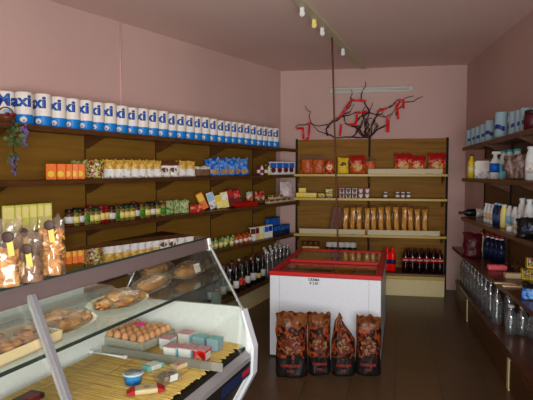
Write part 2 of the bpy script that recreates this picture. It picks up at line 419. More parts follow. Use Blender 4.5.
for k in 'ABCD':
    mb = MB(); z0, z1 = lz(k, S0), lz(k, S1)
    pts = [Lp(S0, .03), Lp(S1, .03), Lp(S1, DEP), Lp(S0, DEP)]; zs = [z0, z1, z1, z0]
    mb.hexa([p + Vector((0, 0, z - .022)) for p, z in zip(pts, zs)], [p + Vector((0, 0, z)) for p, z in zip(pts, zs)], 'shelf')
    sh = inv(mb.build('shelf'), lu)
    mb = MB(); pts = [Lp(S0, DEP), Lp(S1, DEP), Lp(S1, DEP + .012), Lp(S0, DEP + .012)]
    mb.hexa([p + Vector((0, 0, z - .038)) for p, z in zip(pts, zs[0:1] + [z1, z1, z0])], [p + Vector((0, 0, z + .002)) for p, z in zip(pts, [z0, z1, z1, z0])], 'shelf')
    e = mb.build('edge_strip'); e.parent = sh; 
    e.matrix_parent_inverse = sh.matrix_parent_inverse.copy() if False else Matrix()
    for s in seams[1:-1]:
        z = lz(k, s) - .022; mb = MB()
        mb.hexa([Lp(s - .008, .03, z - .11), Lp(s + .008, .03, z - .11), Lp(s + .008, .05, z - .11), Lp(s - .008, .05, z - .11)],
                [Lp(s - .008, .03, z), Lp(s + .008, .03, z), Lp(s + .008, .32, z), Lp(s - .008, .32, z)], 'shelf')
        inv(mb.build('bracket'), lu)
# base plinth: its front runs at its own slight angle
BF0, BF1 = Vector((-1.139, 6.357, 0)), Vector((-1.278, 5.758, 0)); bd = (BF0 - BF1).normalized(); bn = Vector((bd.y, -bd.x, 0))
bA = BF0 + bd * .78; bB = BF0 - bd * 3.3
LB0 = Lp(.1, .02); LB1 = Lp(4.3, .02)
mb = MB(); mb.poly([LB0, LB1, bB, bA], 0, .235, 'cream'); inv(mb.build('plinth'), lu)
o1, o2 = bA + bn * .07, bB + bn * .07
mb = MB(); mb.poly([LB0, LB1, o2, o1], .235, .27, 'shelf'); inv(mb.build('base_shelf'), lu)
ZBASE = .27

def sL(px, d, z):          # distance along the left wall of what is seen at column px, standing d from the wall at height z
    py = 172 + 50 * (1.6 - z); 
    for _ in range(4):
        p = atp(px, py, Lp(0, d), WN); w = (p - CAM).dot(CF); q = Vector((p.x, p.y, z)) - CAM; w = q.dot(CF); py = CY - FPX * q.dot(CU) / w
    return (WL0 - p).dot(WD)
def sR(px, d, z):
    py = 172 + 50 * (1.6 - z)
    for _ in range(4):
        p = atp(px, py, Rp(0, d), RN); q = Vector((p.x, p.y, z)) - CAM; w = q.dot(CF); py = CY - FPX * q.dot(CU) / w
    return (p - WR0).dot(RD)

# ================================================================== product kinds
def P(name): return empty(name)
def carton(name, w, d, h, body, face=None, spot=None, top=None, bev=.003):
    r = P(name); MB().box(-w / 2, w / 2, -d / 2, d / 2, 0, h, body, bev).build('carton', r)
    if face:
        mb = MB(); mb.box(-w * .42, w * .42, -d / 2 - .0015, -d / 2 + .001, h * .5, h * .92, face); 
        mb.box(w / 2 - .001, w / 2 + .0015, -d * .4, d * .4, h * .5, h * .92, face); mb.box(-w / 2 - .0015, -w / 2 + .001, -d * .4, d * .4, h * .5, h * .92, face); mb.build('front_print', r)
    if spot:
        T = Matrix.Translation((0, -d / 2 - .001, h * .36)) @ Matrix.Rotation(PI / 2, 4, 'X')
        mb = MB(); mb.lathe([(w * .33, 0, spot), (w * .33, .002, spot)], 14, T=T, smooth=False); 
        T2 = Matrix.Translation((-w / 2 - .001, 0, h * .36)) @ Matrix.Rotation(-PI / 2, 4, 'Y'); mb.lathe([(min(w, d) * .33, 0, spot), (min(w, d) * .33, .002, spot)], 14, T=T2, smooth=False); mb.build('badge', r)
    if top: MB().box(-w / 2 - .001, w / 2 + .001, -d / 2 - .001, d / 2 + .001, h * .86, h + .002, top, .002).build('lid', r)
    return Kind(r)
def bottle(name, r0, h, body, cap, label=None, shoulder=.62, neck=.3, capm=None, lz=(.2, .52), n=14, waist=0):
    r = P(name); rn = r0 * neck
    pr = [(r0 * .8, 0, body), (r0, h * .02, body), (r0, h * .3, body), (r0 * (1 - waist), h * .42, body), (r0, h * shoulder * .95, body), (r0 * .93, h * (shoulder + .06), body), (rn * 1.25, h * (shoulder + .2), body), (rn, h * (shoulder + .25), body), (rn, h * .94, body), (rn * .9, h * .945, body)]
    MB().lathe(pr, n).build('bottle_body', r)
    MB().lathe([(rn * 1.18, h * .92, cap), (rn * 1.22, h * .93, cap), (rn * 1.2, h * .99, cap), (rn * .9, h, cap)], n).build('cap', r)
    if label: MB().lathe([(r0 * 1.02, h * lz[0], label), (r0 * 1.02, h * lz[1], label)], n).build('label_band', r)
    return Kind(r)
def jar(name, r0, h, body, lid, label, n=14):
    r = P(name)
    MB().lathe([(r0 * .85, 0, body), (r0, h * .05, body), (r0, h * .72, body), (r0 * .86, h * .82, body)], n).build('jar_body', r)
    MB().lathe([(r0 * .9, h * .82, lid), (r0 * .92, h * .84, lid), (r0 * .92, h * .98, lid), (r0 * .85, h, lid)], n).build('lid', r)
    if label: MB().lathe([(r0 * 1.02, h * .2, label), (r0 * 1.02, h * .58, label)], n).build('label_band', r)
    return Kind(r)
def packet(name, w, d, h, bands, print_=None, frill=0, seed=1, crumple=.008, top=.12, pz=(.3, .7)):
    r = P(name); MB().bag(w, d, h, bands, top=top, crumple=crumple, seed=seed, frill=frill, basefull=False).build('bag', r)
    if print_:
        mb = MB(); ns = 12
        vs = []; z0, z1 = pz[0] * h, pz[1] * h
        vs = [(0, -d / 2 - .004, (z0 + z1) / 2)] + [(w * .32 * math.cos(2 * PI * i / ns), -d / 2 * (1 - .18 * abs(math.cos(2 * PI * i / ns))) - .003, (z0 + z1) / 2 + (z1 - z0) / 2 * math.sin(2 * PI * i / ns)) for i in range(ns)]
        mb.add(vs, [(0, i + 1, (i + 1) % ns + 1) for i in range(ns)], print_); mb.build('front_print', r)
    return Kind(r)

# kitchen roll pack: two rolls side by side in a printed wrapper
RR, RH = .0615, .256
def roll_pack(name, white, band, bandh, word, ink, ink2, emblem=True):
    r = P(name)
    for sx in (-1, 1):
        o = MB().lathe([(RR * .95, 0, band), (RR, .006, band), (RR, RH * bandh, white), (RR, RH - .008, white), (RR * .93, RH, white)], 20, (sx * RR, 0, 0)); 
        rl = o.build('wrapped_roll', r)
        MB().lathe([(.021, RH + .0005, 'grey'), (.021, RH + .0015, 'grey')], 12, (sx * RR, 0, 0)).build('core', rl)
    def bend(p):
        xc = RR if p.x > 0 else -RR; dx = min(.98 * RR, abs(p.x - xc)); return Vector((p.x, -math.sqrt(RR * RR - dx * dx) - .0015, p.z + RH * .72))
    def bend2(p): q = bend(p); q.y -= .0012; return q
    if word:
        a = text_mb(word, .125, ink, offset=.0045, maxw=.225, bend=bend); a.build('lettering', r)
        a = text_mb(word, .125, ink2, offset=-.001, maxw=.212, bend=bend2); a.build('lettering', r)
    if emblem:
        for sx in (-1, 1):
            mb = MB(); mb.ell((sx * RR * 1.0 + .0, -RR * .985, RH * .17), .027, .005, .022, 'whiteM', 12, 8); mb.ell((sx * RR + .004, -RR * .985 - .003, RH * .15), .009, .003, .008, 'red', 8, 6); mb.build('flower_emblem', r)
        # pale square on the left roll
        vs = []; 
        for k in range(5):
            x = -RR + (-.03 + .06 * k / 4) + .02; q = bend(Vector((x, 0, 0))); vs += [(x, q.y - .0003, RH * .2), (x, q.y - .0003, RH * .46)]
        MB().add(vs, [(2 * k, 2 * k + 2, 2 * k + 3, 2 * k + 1) for k in range(4)], 'lblue').build('pale_panel', r)
    return Kind(r)
K = {}
K['maxi'] = roll_pack('kitchen_roll_pack', 'paper', 'cyan', .33, 'Maxi', 'navy', 'blue')

# --- shelf A: kitchen rolls
edges = [-16, 33, 47, 61, 76, 89, 103, 114, 126, 135.5, 146.5, 156.5, 168, 175.5, 184, 193, 200.5, 208, 214, 221, 228, 234.5, 241, 247.5, 253, 258.5, 264, 270, 277]
sA0, sA1 = sL(47, .27, 2.0) + .132, sL(277, .27, 2.0)
for i in range(1, len(edges)):
    s = sA0 + (sA1 - sA0) * (i - 1) / (len(edges) - 2) + rnd.uniform(-.003, .003)
    K['maxi'].put(Lp(s + (.075 if i == 1 else .02), .17 + (.02 if i == 1 else 0) + rnd.uniform(-.006, .006), lz('A', s) + .001), RZLV + rnd.uniform(-.03, .03) + (.4 if i > 1 else .9),
                  '%s white and blue kitchen roll pack from the near end of the left top shelf' % ORD[i - 1], 'kitchen roll', 'kitchen rolls along the left top shelf', sc=(1, 1, rnd.uniform(.97, 1.03)))
# hanging vine with grapes at the near end of shelf A
gs = sL(14, .38, 1.9); gv = empty('grape_vine', Lp(gs, .385, lz('A', gs))); tag(gv, 'artificial grape vine hanging from near end of the left top shelf', 'vine')
tdir = -WD
gv.scale = (1.25, 1.25, 1.25)
mb = MB(); 
stem = [Vector((0, 0, .03)) , Vector((0, 0, -.05)), Vector((0, 0, -.15)) + tdir * .01, Vector((0, 0, -.30)) + tdir * .0]
mb.tube(stem, .003, 'twig'); mb.build('stem', gv)
mb = MB()
for i in range(46):
    z = .01 - .25 * rnd.random(); c = Vector((0, 0, z)) + tdir * rnd.uniform(-.02, .055) + WN * rnd.uniform(-.01, .035)
    d = Vector((rnd.uniform(-1, 1), rnd.uniform(-1, 1), rnd.uniform(-1.2, .2))).normalized() * rnd.uniform(.025, .045); n_ = d.cross(WN).normalized() * .014
    mb.add([c, c + d * .5 + n_, c + d, c + d * .5 - n_], [(0, 1, 2, 3)], 'leaf')
mb.build('leaves', gv)
for (cx_, z0, z1, k) in ((-.045, .0, -.13, 34), (.02, -.2, -.3, 20)):
    mb = MB()
    for i in range(k):
        f = rnd.random(); c = Vector((0, 0, z0 + (z1 - z0) * f)) + tdir * (cx_ + rnd.uniform(-.02, .02) * (1 - f * .6)) + WN * (.02 + rnd.uniform(-.012, .02)); mb.ell(c, .0075, .0075, .0085, 'purple', 8, 6)
    mb.build('grape_bunch', gv)
# dark basket with red bow on the shelf corner above the vine
gb = sL(4, .3, 1.97); bk = empty('gift_basket', Lp(gb, .33, lz('A', gb) + .001), RZL); tag(bk, 'small dark brown basket with red bow beside the nearest kitchen rolls', 'basket')
mb = MB(); mb.lathe([(.04, 0, 'brown'), (.06, .03, 'brown'), (.062, .055, 'brown'), (.05, .056, 'brown'), (.035, .01, 'brown')], 14); mb.build('bowl', bk)
mb = MB(); mb.tube([(.058 * math.cos(a), 0, .05 + .06 * math.sin(a)) for a in [PI * i / 10 for i in range(11)]], .005, 'brown'); mb.build('handle', bk)
mb = MB(); mb.ell((-.02, -.055, .055), .022, .008, .014, 'dred'); mb.ell((.022, -.055, .055), .022, .008, .014, 'dred'); mb.ell((0, -.06, .053), .008, .008, .008, 'red'); mb.build('bow', bk)

def rowL(kind, shelf, pxs, d, label, cat, group, rz=None, jit=.06, sc=1, rx=0, ry=0, z=None, order='from the near end', dd=.01, lift=0):
    for i, px in enumerate(pxs):
        zz = lz(shelf, 2) if shelf else z; s = sL(px, d, zz + .05); zz = lz(shelf, s) if shelf else z
        l = label(i) if callable(label) else label
        kind.put(Lp(s, d + rnd.uniform(-dd, dd), zz + .001 + lift), (RZL if rz is None else rz) + rnd.uniform(-jit, jit), l, cat, group, sc=sc if not callable(sc) else sc(i), rx=rx, ry=ry)
def ol(fmt, off=0): return lambda i: fmt % ORD[i + off]

# --- shelf B
K['orange_box'] = carton('juice_carton', .075, .06, .125, 'orange', 'orange', 'yellow')
rowL(K['orange_box'], 'B', [51.5, 61, 68.5, 74, 80.5], .25, ol('%s small orange carton with yellow badge from the near end of second shelf'), 'carton', 'orange cartons on the second shelf', rz=RZL - .75)
K['lettuce'] = packet('snack_bag', .12, .05, .11, [(0, 'greenbag')], seed=3)
rowL(K['lettuce'], 'B', [80], .16, 'green bag standing behind the orange cartons on the second shelf', 'bag', None, sc=1.35, rz=RZL - .5)
K['mix'] = packet('snack_bag', .15, .07, .16, [(0, 'mixbag')], seed=4)
rowL(K['mix'], 'B', [95], .25, 'multicoloured bag leaning beside the orange cartons on the second shelf', 'bag', None, rz=RZL - .6)
K['pasta'] = packet('pasta_bag', .115, .06, .165, [(0, 'whitebag'), (.48, 'pasta')], 'whiteM', seed=5, pz=(.12, .5))
px_ = [109, 117, 125.5, 133, 140.5, 148, 155.5]
rowL(K['pasta'], 'B', px_, .25, ol('%s gold and white pasta bag from the multicoloured bag on the second shelf'), 'pasta bag', 'pasta bags on the second shelf', rz=RZL - .85)
K['silver'] = packet('coffee_pack', .11, .06, .16, [(0, 'whitebag'), (.7, 'brown')], 'brown', seed=6, pz=(.3, .6))
rowL(K['silver'], 'B', [165.5, 173], .25, ol('%s silver and brown pack after the row of gold pasta bags'), 'pack', None, rz=RZL - .8)
rowL(K['pasta'], 'B', [181, 189], .25, ol('%s gold and white bag between the silver packs and the flat brown bag'), 'pasta bag', 'pasta bags on the second shelf', rz=RZL - .8)
K['flatbag'] = packet('biscuit_bag', .2, .07, .11, [(0, 'nutmix'), (.7, 'whitebag')], seed=8)
rowL(K['flatbag'], 'B', [203], .26, 'low brown biscuit bag beside the blue bags on the second shelf', 'bag', None, rz=RZL - .3)
K['blue'] = packet('crisp_bag', .17, .08, .2, [(0, 'bluebag')], 'cookie', seed=9, pz=(.12, .4))
rowL(K['blue'], 'B', [214, 222, 229, 236, 242.5], .23, ol('%s shiny blue crisp bag from the near end of the second shelf'), 'crisp bag', 'blue crisp bags on the second shelf', rz=RZL - .55, ry=-.12, jit=.2)
for i, (px, b, c) in enumerate(((258.5, 'dred', 'red'), (262, 'whiteM', 'brown'), (265.5, 'brown', 'yellow'), (268.5, 'lyellow', 'dred'))):
    kk = bottle('sauce_bottle', .022, .13, b, c, 'whiteM' if i != 1 else 'red', neck=.45)
    rowL(kk, 'B', [px], .27, ['dark red', 'white', 'brown', 'pale yellow'][i] + ' little sauce bottle by the blue and white cartons on second shelf', 'bottle', 'sauce bottles on the second shelf')
K['milk'] = carton('milk_carton', .105, .07, .17, 'whiteM', 'blue', 'dred')
rowL(K['milk'], 'B', [272.5, 278.5, 284.5, 290], .24, ol('%s blue and white carton counted from the sauce bottles on second shelf'), 'carton', 'blue and white cartons on the second shelf', rz=RZL - .55, dd=.003)

# --- shelf C
K['tea'] = carton('tea_box', .085, .05, .2, 'ygreen', 'lyellow', None)
rowL(K['tea'], 'C', [9, 16.5, 24, 31.5, 39, 46], .2, ol('%s yellow-green box behind the biscuit bags on the third shelf'), 'box', 'yellow-green boxes on the third shelf', rz=RZL - .6, jit=.03, lift=0)
K['jarG'] = jar('preserve_jar', .038, 0.135, 'olive', 'dgreen', 'lyellow'); K['jarR'] = jar('preserve_jar', .038, 0.152, 'paprika', 'dred', 'lyellow'); K['jarB'] = jar('preserve_jar', .038, 0.140, 'sauce', 'black', 'whiteM'); K['jarL'] = jar('preserve_jar', .038, 0.140, 'olive', 'brown', 'green')
seq = 'BGBLGGRRBLGGGBLGBGL'
for i, c in enumerate(seq):
    px = 70 + i * 5.1
    rowL(K['jar' + c], 'C', [px], .27, ('%s jar of preserves along the third left shelf, with ' % ORD[i]) + {'G': 'pale label and green lid', 'R': 'red contents', 'B': 'white label and black lid', 'L': 'green label'}[c], 'jar', 'preserve jars on the third shelf', rz=RZL - .5)
for i in range(12):
    c = 'BGRLBGLBRGBL'[i]; rowL(K['jar' + c], 'C', [76 + i * 7.3], .17, '%s jar in the back row of preserves on the third shelf' % ORD[i], 'jar', 'preserve jars in the back row')
rowL(K['lettuce'], 'C', [166, 174, 181.5], .24, ol('%s green leafy-print bag after the preserve jars on the third shelf'), 'bag', 'green bags on the third shelf', sc=1.25, rz=RZL - .5, jit=.2)
K['redtin'] = carton('tomato_box', .07, .06, .08, 'redbag', None, None)
rowL(K['redtin'], 'C', [192.5, 198.5], .27, ol('%s small red box before the slanted orange packet on the third shelf'), 'box', 'small red boxes on the third shelf', rz=RZL - .5)
def leaning(name, w, h, body, face, px, label, ang=.38, d=.22, shelf='C', t=.035, wide=None):
    kk = carton(name, w, t, h, body, face, None)
    rowL(kk, shelf, [px], d, label, 'packet', None, rz=RZL - .65, rx=0, ry=-ang, jit=.05, lift=w / 2 * math.sin(ang) + .001)
leaning('pasta_packet', .075, .19, 'orange', 'yellow', 206, 'orange and yellow packet leaning on the third shelf', .45)
leaning('rice_packet', .08, .185, 'whitebag', 'lblue', 214, 'white and pale blue packet leaning on the third shelf', .3)
leaning('flour_packet', .075, .15, 'lyellow', 'yellow', 219.5, 'short pale yellow packet between white and tall yellow packets', .22)
leaning('polenta_packet', .085, .18, 'lyellow', 'whitebag', 225, 'tall pale yellow packet beside the red packets on the third shelf', .18)
leaning('cake_packet', .085, .21, 'dred', 'red', 233, 'tall dark red packet leaning, nearer of the two red packets', .3)
leaning('cake_packet', .085, .2, 'dred', 'redbag', 239, 'tall dark red packet leaning, farther of the two red packets', .3)
s = sL(246, .28, 1.25); tr = empty('red_tray', Lp(s, .285, lz('C', s) + .001), RZL); tag(tr, 'low red cardboard display tray on the front edge of the third shelf', 'tray')
mb = MB(); w_, d_ = .36, .1
for b_ in ((-w_ / 2, w_ / 2, -d_ / 2, d_ / 2, 0, .004), (-w_ / 2, w_ / 2, -d_ / 2, -d_ / 2 + .004, 0, .05), (-w_ / 2, w_ / 2, d_ / 2 - .004, d_ / 2, 0, .06), (-w_ / 2, -w_ / 2 + .004, -d_ / 2, d_ / 2, 0, .05), (w_ / 2 - .004, w_ / 2, -d_ / 2, d_ / 2, 0, .05)): mb.box(*b_, 'red')
mb.build('tray_box', tr)
K['sweet'] = packet('sweet_bag', .1, .05, .13, [(0, 'redbag'), (.6, 'whitebag')], 'cookie', seed=12)
rowL(K['sweet'], 'C', [250], .2, 'white-topped red sweet bag standing behind the red tray', 'bag', None, sc=1.25)
K['sweet2'] = packet('sweet_bag', .1, .05, .14, [(0, 'brown'), (.5, 'redbag')], 'beige', seed=13)
rowL(K['sweet2'], 'C', [257, 262], .2, ol('%s brown and red sweet bag next to the white-topped bag'), 'bag', None, sc=1.1)
K['beige'] = carton('wafer_box', .085, .07, .05, 'beige', 'brown', None)
for j, l_ in enumerate((0, .053)):
    rowL(K['beige'], 'C', [[269, 275, 281, 287], [272, 279]][j], .25, ol('%s beige wafer box in the ' + ['bottom', 'upper'][j] + ' layer near the white carrier bag'), 'box', 'stacked beige wafer boxes', lift=l_, dd=.004)
# white carrier bag at the end of the shelf
s = sL(290, .33, 1.3); cb = P('carrier_bag'); MB().bag(.2, .12, .19, [(0, 'bagwhite')], crumple=.03, seed=21, top=.2).build('bag', cb)
Kind(cb).put(Lp(s, .27, lz('C', s) + .075), RZL - .5, 'crumpled white carrier bag at the far end of the third shelf', 'bag', None)
# --- shelf D
K['smallG'] = bottle('juice_bottle', .027, .105, 'greenbag', 'green', 'lyellow', neck=.5); K['smallO'] = bottle('juice_bottle', .027, .105, 'chips', 'red', 'whitebag', neck=.5)
rowL(K['smallG'], 'D', [206, 211, 216, 221, 226, 231], .28, ol('%s little green-capped bottle in front row behind the deli counter'), 'bottle', 'small green-capped bottles')
rowL(K['smallG'], 'D', [210, 216, 222, 228, 233], .19, ol('%s little green-capped bottle in back row behind the deli counter'), 'bottle', 'small green-capped bottles at the back')
rowL(K['smallO'], 'D', [236, 240.5, 245, 249.5], .28, ol('%s little red-capped orange bottle in the front row on the lowest shelf'), 'bottle', 'small red-capped bottles')
rowL(K['smallO'], 'D', [239, 243.5, 248], .19, ol('%s little red-capped orange bottle in the back row on the lowest shelf'), 'bottle', 'small red-capped bottles at the back')
for i, (b, f_, px) in enumerate((('whiteM', 'brown', 252.5), ('beige', 'dred', 256.5), ('lyellow', 'whiteM', 260.5), ('whiteM', 'blue', 265), ('whiteM', 'navy', 269.5))):
    kk = carton('biscuit_carton', .075, .05, .16, b, f_, None)
    rowL(kk, 'D', [px], .26, ['white and brown', 'beige and dark red', 'pale yellow', 'white and mid blue', 'white and navy'][i] + ' upright carton on the lowest shelf', 'carton', 'upright cartons on the lowest shelf', rz=RZL - .4)
K['bluebox'] = carton('pasta_box', .1, .07, .13, 'dblue', 'blue', None)
rowL(K['bluebox'], 'D', [274, 280, 286], .25, ol('%s dark blue box in the lower layer on the lowest shelf'), 'box', 'dark blue boxes on the lowest shelf')
rowL(K['bluebox'], 'D', [269.5, 275.5], .17, ol('%s dark blue box standing taller at the back of the lowest shelf'), 'box', 'taller dark blue boxes', sc=(1, 1, 1.85))
# --- base: wine and water
K['wineW'] = bottle('wine_bottle', .038, .31, 'winedark', 'dred', 'whiteM', .6, .36, lz=(.18, .45)); K['wineR'] = bottle('wine_bottle', .038, .31, 'wineg', 'black', 'redbag', .6, .36, lz=(.18, .45)); K['wineP'] = bottle('wine_bottle', .038, .3, 'winedark', 'whiteM', 'lyellow', .6, .36, lz=(.2, .4))
def onbase(px, back):      # point on the base shelf seen at column px, set back from its front edge
    p0 = o1 - bn * back; p = atp(px, 280, p0, bn)
    q = Vector((p.x, p.y, .45)) - CAM; py = CY - FPX * q.dot(CU) / q.dot(CF); p = atp(px, py, p0, bn); return Vector((p.x, p.y, ZBASE + .001))
wc = 'WRWPWRWWPW'
for r_, (bk_, pxs) in enumerate(((.07, [211, 217, 223, 230, 236, 242, 247.5, 253, 258, 262.5]), (.165, [214, 221, 228, 234, 240, 246, 251.5, 256.5, 261]), (.26, [224, 232, 239, 246, 252, 257]))):
    for i, px in enumerate(pxs):
        k = wc[(i * (1 + r_) + r_) % 10]
        K['wine' + k].put(onbase(px, bk_), RZL + rnd.uniform(-.3, .3), '%s dark wine bottle from the deli counter in the %s row on the left base' % (ORD[i], ['front', 'middle', 'back'][r_]), 'wine bottle', 'wine bottles on the left base', sc=rnd.uniform(.93, 1.03))
K['water'] = bottle('water_bottle', .046, .33, 'water', 'whiteM', 'film', .62, .34, lz=(.36, .5), waist=.06)
for r_, (bk_, pxs) in enumerate(((.07, [267.5, 272, 276, 280, 284, 287.5]), (.165, [265.5, 270.5, 275, 279.5, 284, 288]), (.26, [264, 270, 275.5, 281]))):
    for i, px in enumerate(pxs):
        K['water'].put(onbase(px, bk_), 0, '%s clear water bottle after the wine in the %s row on the left base' % (ORD[i], ['front', 'middle', 'back'][r_]), 'water bottle', 'water bottles on the left base')

# ================================================================== back wall shelving
bu = empty('wall_shelving', (.13, YB - .03, 0)); tag(bu, 'light brown wooden shelving with cream base against the back wall', 'shelving')
XL, XR = -.865, 1.135; XS = .125
def bpart(mb, name): return inv(mb.build(name), bu)
for x0, x1 in ((XL, XS - .004), (XS + .004, XR)):
    mb = MB(); 
    for z0, z1 in ((.3, .75), (.753, 1.24), (1.243, 1.56), (1.563, 2.05)): mb.box(x0, x1, YB - .035, YB - .018, z0, z1, 'panelB')
    bpart(mb, 'back_panel')
for x in (XL - .012, XS, XR + .012): bpart(MB().box(x - .014, x + .014, YB - .05, YB - .012, .0, 2.06, 'dark'), 'upright')
BZ = [1.57, 1.25, .765]
for z in BZ:
    o = bpart(MB().box(XL, XR - .03, 6.955, YB - .036, z - .02, z, 'panelB', .002), 'shelf')
    e = MB().box(XL - .01, XR - .03, 6.94, 6.956, z - .028, z + .003, 'brass', .002).build('edge_strip'); e.parent = o
    for x in (XL + .02, XS, XR - .05):
        bpart(MB().hexa([(x - .008, 7.2, z - .12), (x + .008, 7.2, z - .12), (x + .008, YB - .04, z - .12), (x - .008, YB - .04, z - .12)], [(x - .008, 7.0, z - .02), (x + .008, 7.0, z - .02), (x + .008, YB - .04, z - .02), (x - .008, YB - .04, z - .02)], 'panelB'), 'bracket')
XRB = 1.075
bpart(MB().box(XL, XRB, 6.84, YB - .036, 0, .215, 'cream', .003), 'plinth')
bpart(MB().box(XL, XRB, 6.815, YB - .036, .222, .262, 'brass', .003), 'edge_strip')
bpart(MB().box(XL - .005, XRB + .004, 6.8, YB - .036, .264, .295, 'shelf', .003), 'base_shelf')
# plastic fronts lying on the shelves
def ptray(x0, x1, z, label):
    r = empty('shelf_tray', ((x0 + x1) / 2, 7.0, z + .001)); tag(r, label, 'tray', None); h_ = (x1 - x0) / 2
    mb = MB(); mb.box(-h_, h_, -.04, -.032, 0, .07, 'ivory', .002); mb.box(-h_, h_, -.04, .1, 0, .004, 'ivory'); mb.box(-h_, -h_ + .004, -.04, .1, 0, .06, 'ivory'); mb.box(h_ - .004, h_, -.04, .1, 0, .06, 'ivory'); mb.build('tray_body', r)
    MB().box(h_ * .55, h_ * .75, -.0425, -.04, -.0, .012, 'grey').build('tag_clip', r)
xb = lambda px, y, z: aty(px, 172 + (1.6 - z) * 73, y).x
ptray(xb(368, 6.95, 1.6), xb(443, 6.95, 1.6), BZ[0], 'long cream plastic shelf tray on the right of the upper back shelf')
ptray(xb(299, 6.95, .8), xb(365, 6.95, .8), BZ[2], 'long cream plastic shelf tray on the left of the spaghetti shelf')
ptray(xb(367.5, 6.95, .8), xb(440, 6.95, .8), BZ[2], 'long cream plastic shelf tray on the right of the spaghetti shelf')
def rowB(kind, px, z, label, cat, group=None, y=7.08, sc=1, rz=0, ry=0, lift=0, jit=.05):
    kind.put((xb(px, y, z + .06), y, z + .001 + lift), rz + rnd.uniform(-jit, jit), label, cat, group, sc=sc, ry=ry)
K['chip'] = packet('crisp_bag', .17, .08, .25, [(0, 'chips'), (.8, 'filmbag')], None, seed=31); 
rowB(K['chip'], 306.5, BZ[0], 'leftmost orange crisp bag on the upper back shelf', 'crisp bag', 'orange crisp bags'); rowB(K['chip'], 318.5, BZ[0], 'second orange crisp bag from the left on the upper back shelf', 'crisp bag', 'orange crisp bags')
K['redsmall'] = packet('crisp_bag', .12, .06, .18, [(0, 'redbag')], 'lyellow', seed=32); rowB(K['redsmall'], 329.5, BZ[0], 'small red and yellow bag by the cord on the upper back shelf', 'crisp bag')
K['ybag'] = packet('crisp_bag', .145, .07, .22, [(0, 'yellow')], 'brown', seed=33, pz=(.5, .75)); rowB(K['ybag'], 343, BZ[0], 'yellow bag with brown badge on the upper back shelf', 'crisp bag')
K['frill'] = packet('crisp_bag', .2, .09, .25, [(0, 'chips'), (.5, 'redbag'), (.72, 'red')], 'pasta', frill=1, seed=34, pz=(.18, .62))
rowB(K['frill'], 357.5, BZ[0], 'red-topped crisp bag beside the yellow bag on the upper back shelf', 'crisp bag', 'red-topped crisp bags')
rowB(K['chip'], 370, BZ[0], 'orange crisp bag behind the left end of the cream tray', 'crisp bag', 'orange crisp bags', y=7.15, sc=.9)
for i, px in enumerate((403, 418, 437)): rowB(K['frill'], px, BZ[0], 'red-topped crisp bag behind the upper cream tray, %s' % ['leftmost of three', 'middle of three', 'rightmost of three'][i], 'crisp bag', 'red-topped crisp bags', y=7.13, sc=1.1 if i != 1 else .98)
# second shelf
K['ybox'] = carton('soup_box', .1, .06, .065, 'yellow', 'lyellow', None)
for i, (px, l_) in enumerate(((300, 0), (306.5, 0), (313, 0), (302.5, .067))): rowB(K['ybox'], px, BZ[1], ['leftmost low yellow box on the second back shelf', 'middle low yellow box on the second back shelf', 'right low yellow box on the second back shelf', 'low yellow box stacked on the other yellow boxes'][i], 'box', 'yellow boxes on the second back shelf', lift=l_)
K['dyel'] = carton('soup_box', .095, .06, .06, 'mixbag', 'ygreen', None)
for i, (px, l_) in enumerate(((321.5, 0), (329.5, 0), (329, .062))): rowB(K['dyel'], px, BZ[1], ['left dark and yellow box', 'right dark and yellow box', 'dark and yellow box stacked above another'][i] + ' near the cord on the second back shelf', 'box', 'dark and yellow boxes', lift=l_)
K['tinw'] = carton('stock_box', .062, .06, .065, 'whiteM', 'brown', 'dred'); K['tinr'] = carton('stock_box', .062, .06, .065, 'dred', 'rose', 'whiteM')
for i in range(5):
    for j in range(2):
        kk = K['tinw'] if i < 3 else K['tinr']
        rowB(kk, 342 + i * 6.3, BZ[1], '%s %s stock box from the cord, %s layer' % (ORD[i], 'white' if i < 3 else 'red', ['lower', 'upper'][j]), 'box', 'stock boxes in two layers', lift=j * .067)
K['wjar'] = jar('spice_jar', .026, .085, 'sauce', 'whiteM', 'whiteM')
for i, px in enumerate((385.5, 397.5, 403, 408.5)): rowB(K['wjar'], px, BZ[1], ['single small jar with white lid standing apart', 'left of three small white-lidded jars', 'middle of three small white-lidded jars', 'right of three small white-lidded jars'][i] + ' on second back shelf', 'jar', 'small white-lidded jars', y=7.03)
# spaghetti
K['spag'] = Kind(P('spaghetti_pack')); rr = K['spag'].root
MB().bag(.07, .05, .36, [(0, 'spag')], top=.06, crumple=.006, seed=41).build('spaghetti', rr); MB().bag(.105, .06, .4, [(0, 'filmclear')], top=.1, crumple=.012, seed=42).build('wrapper', rr)
for i, px in enumerate((345, 352, 359, 367, 374, 381, 389, 397, 404, 411, 418, 425)):
    rowB(K['spag'], px, BZ[2], '%s spaghetti pack from the left on the back shelf' % ORD[i], 'spaghetti', 'spaghetti packs on the back shelf', y=7.1 + rnd.uniform(-.02, .03), ry=rnd.uniform(-.06, .06), sc=(1, 1, rnd.uniform(.93, 1.03)), jit=.2)
K['dpack'] = carton('pasta_packet', .05, .045, .36, 'brown', 'dred', None)
for i, px in enumerate((331, 335)): rowB(K['dpack'], px, BZ[2], ['left', 'right'][i] + ' dark brown packet leaning beside the spaghetti', 'packet', None, ry=.16, lift=.004, y=7.08)
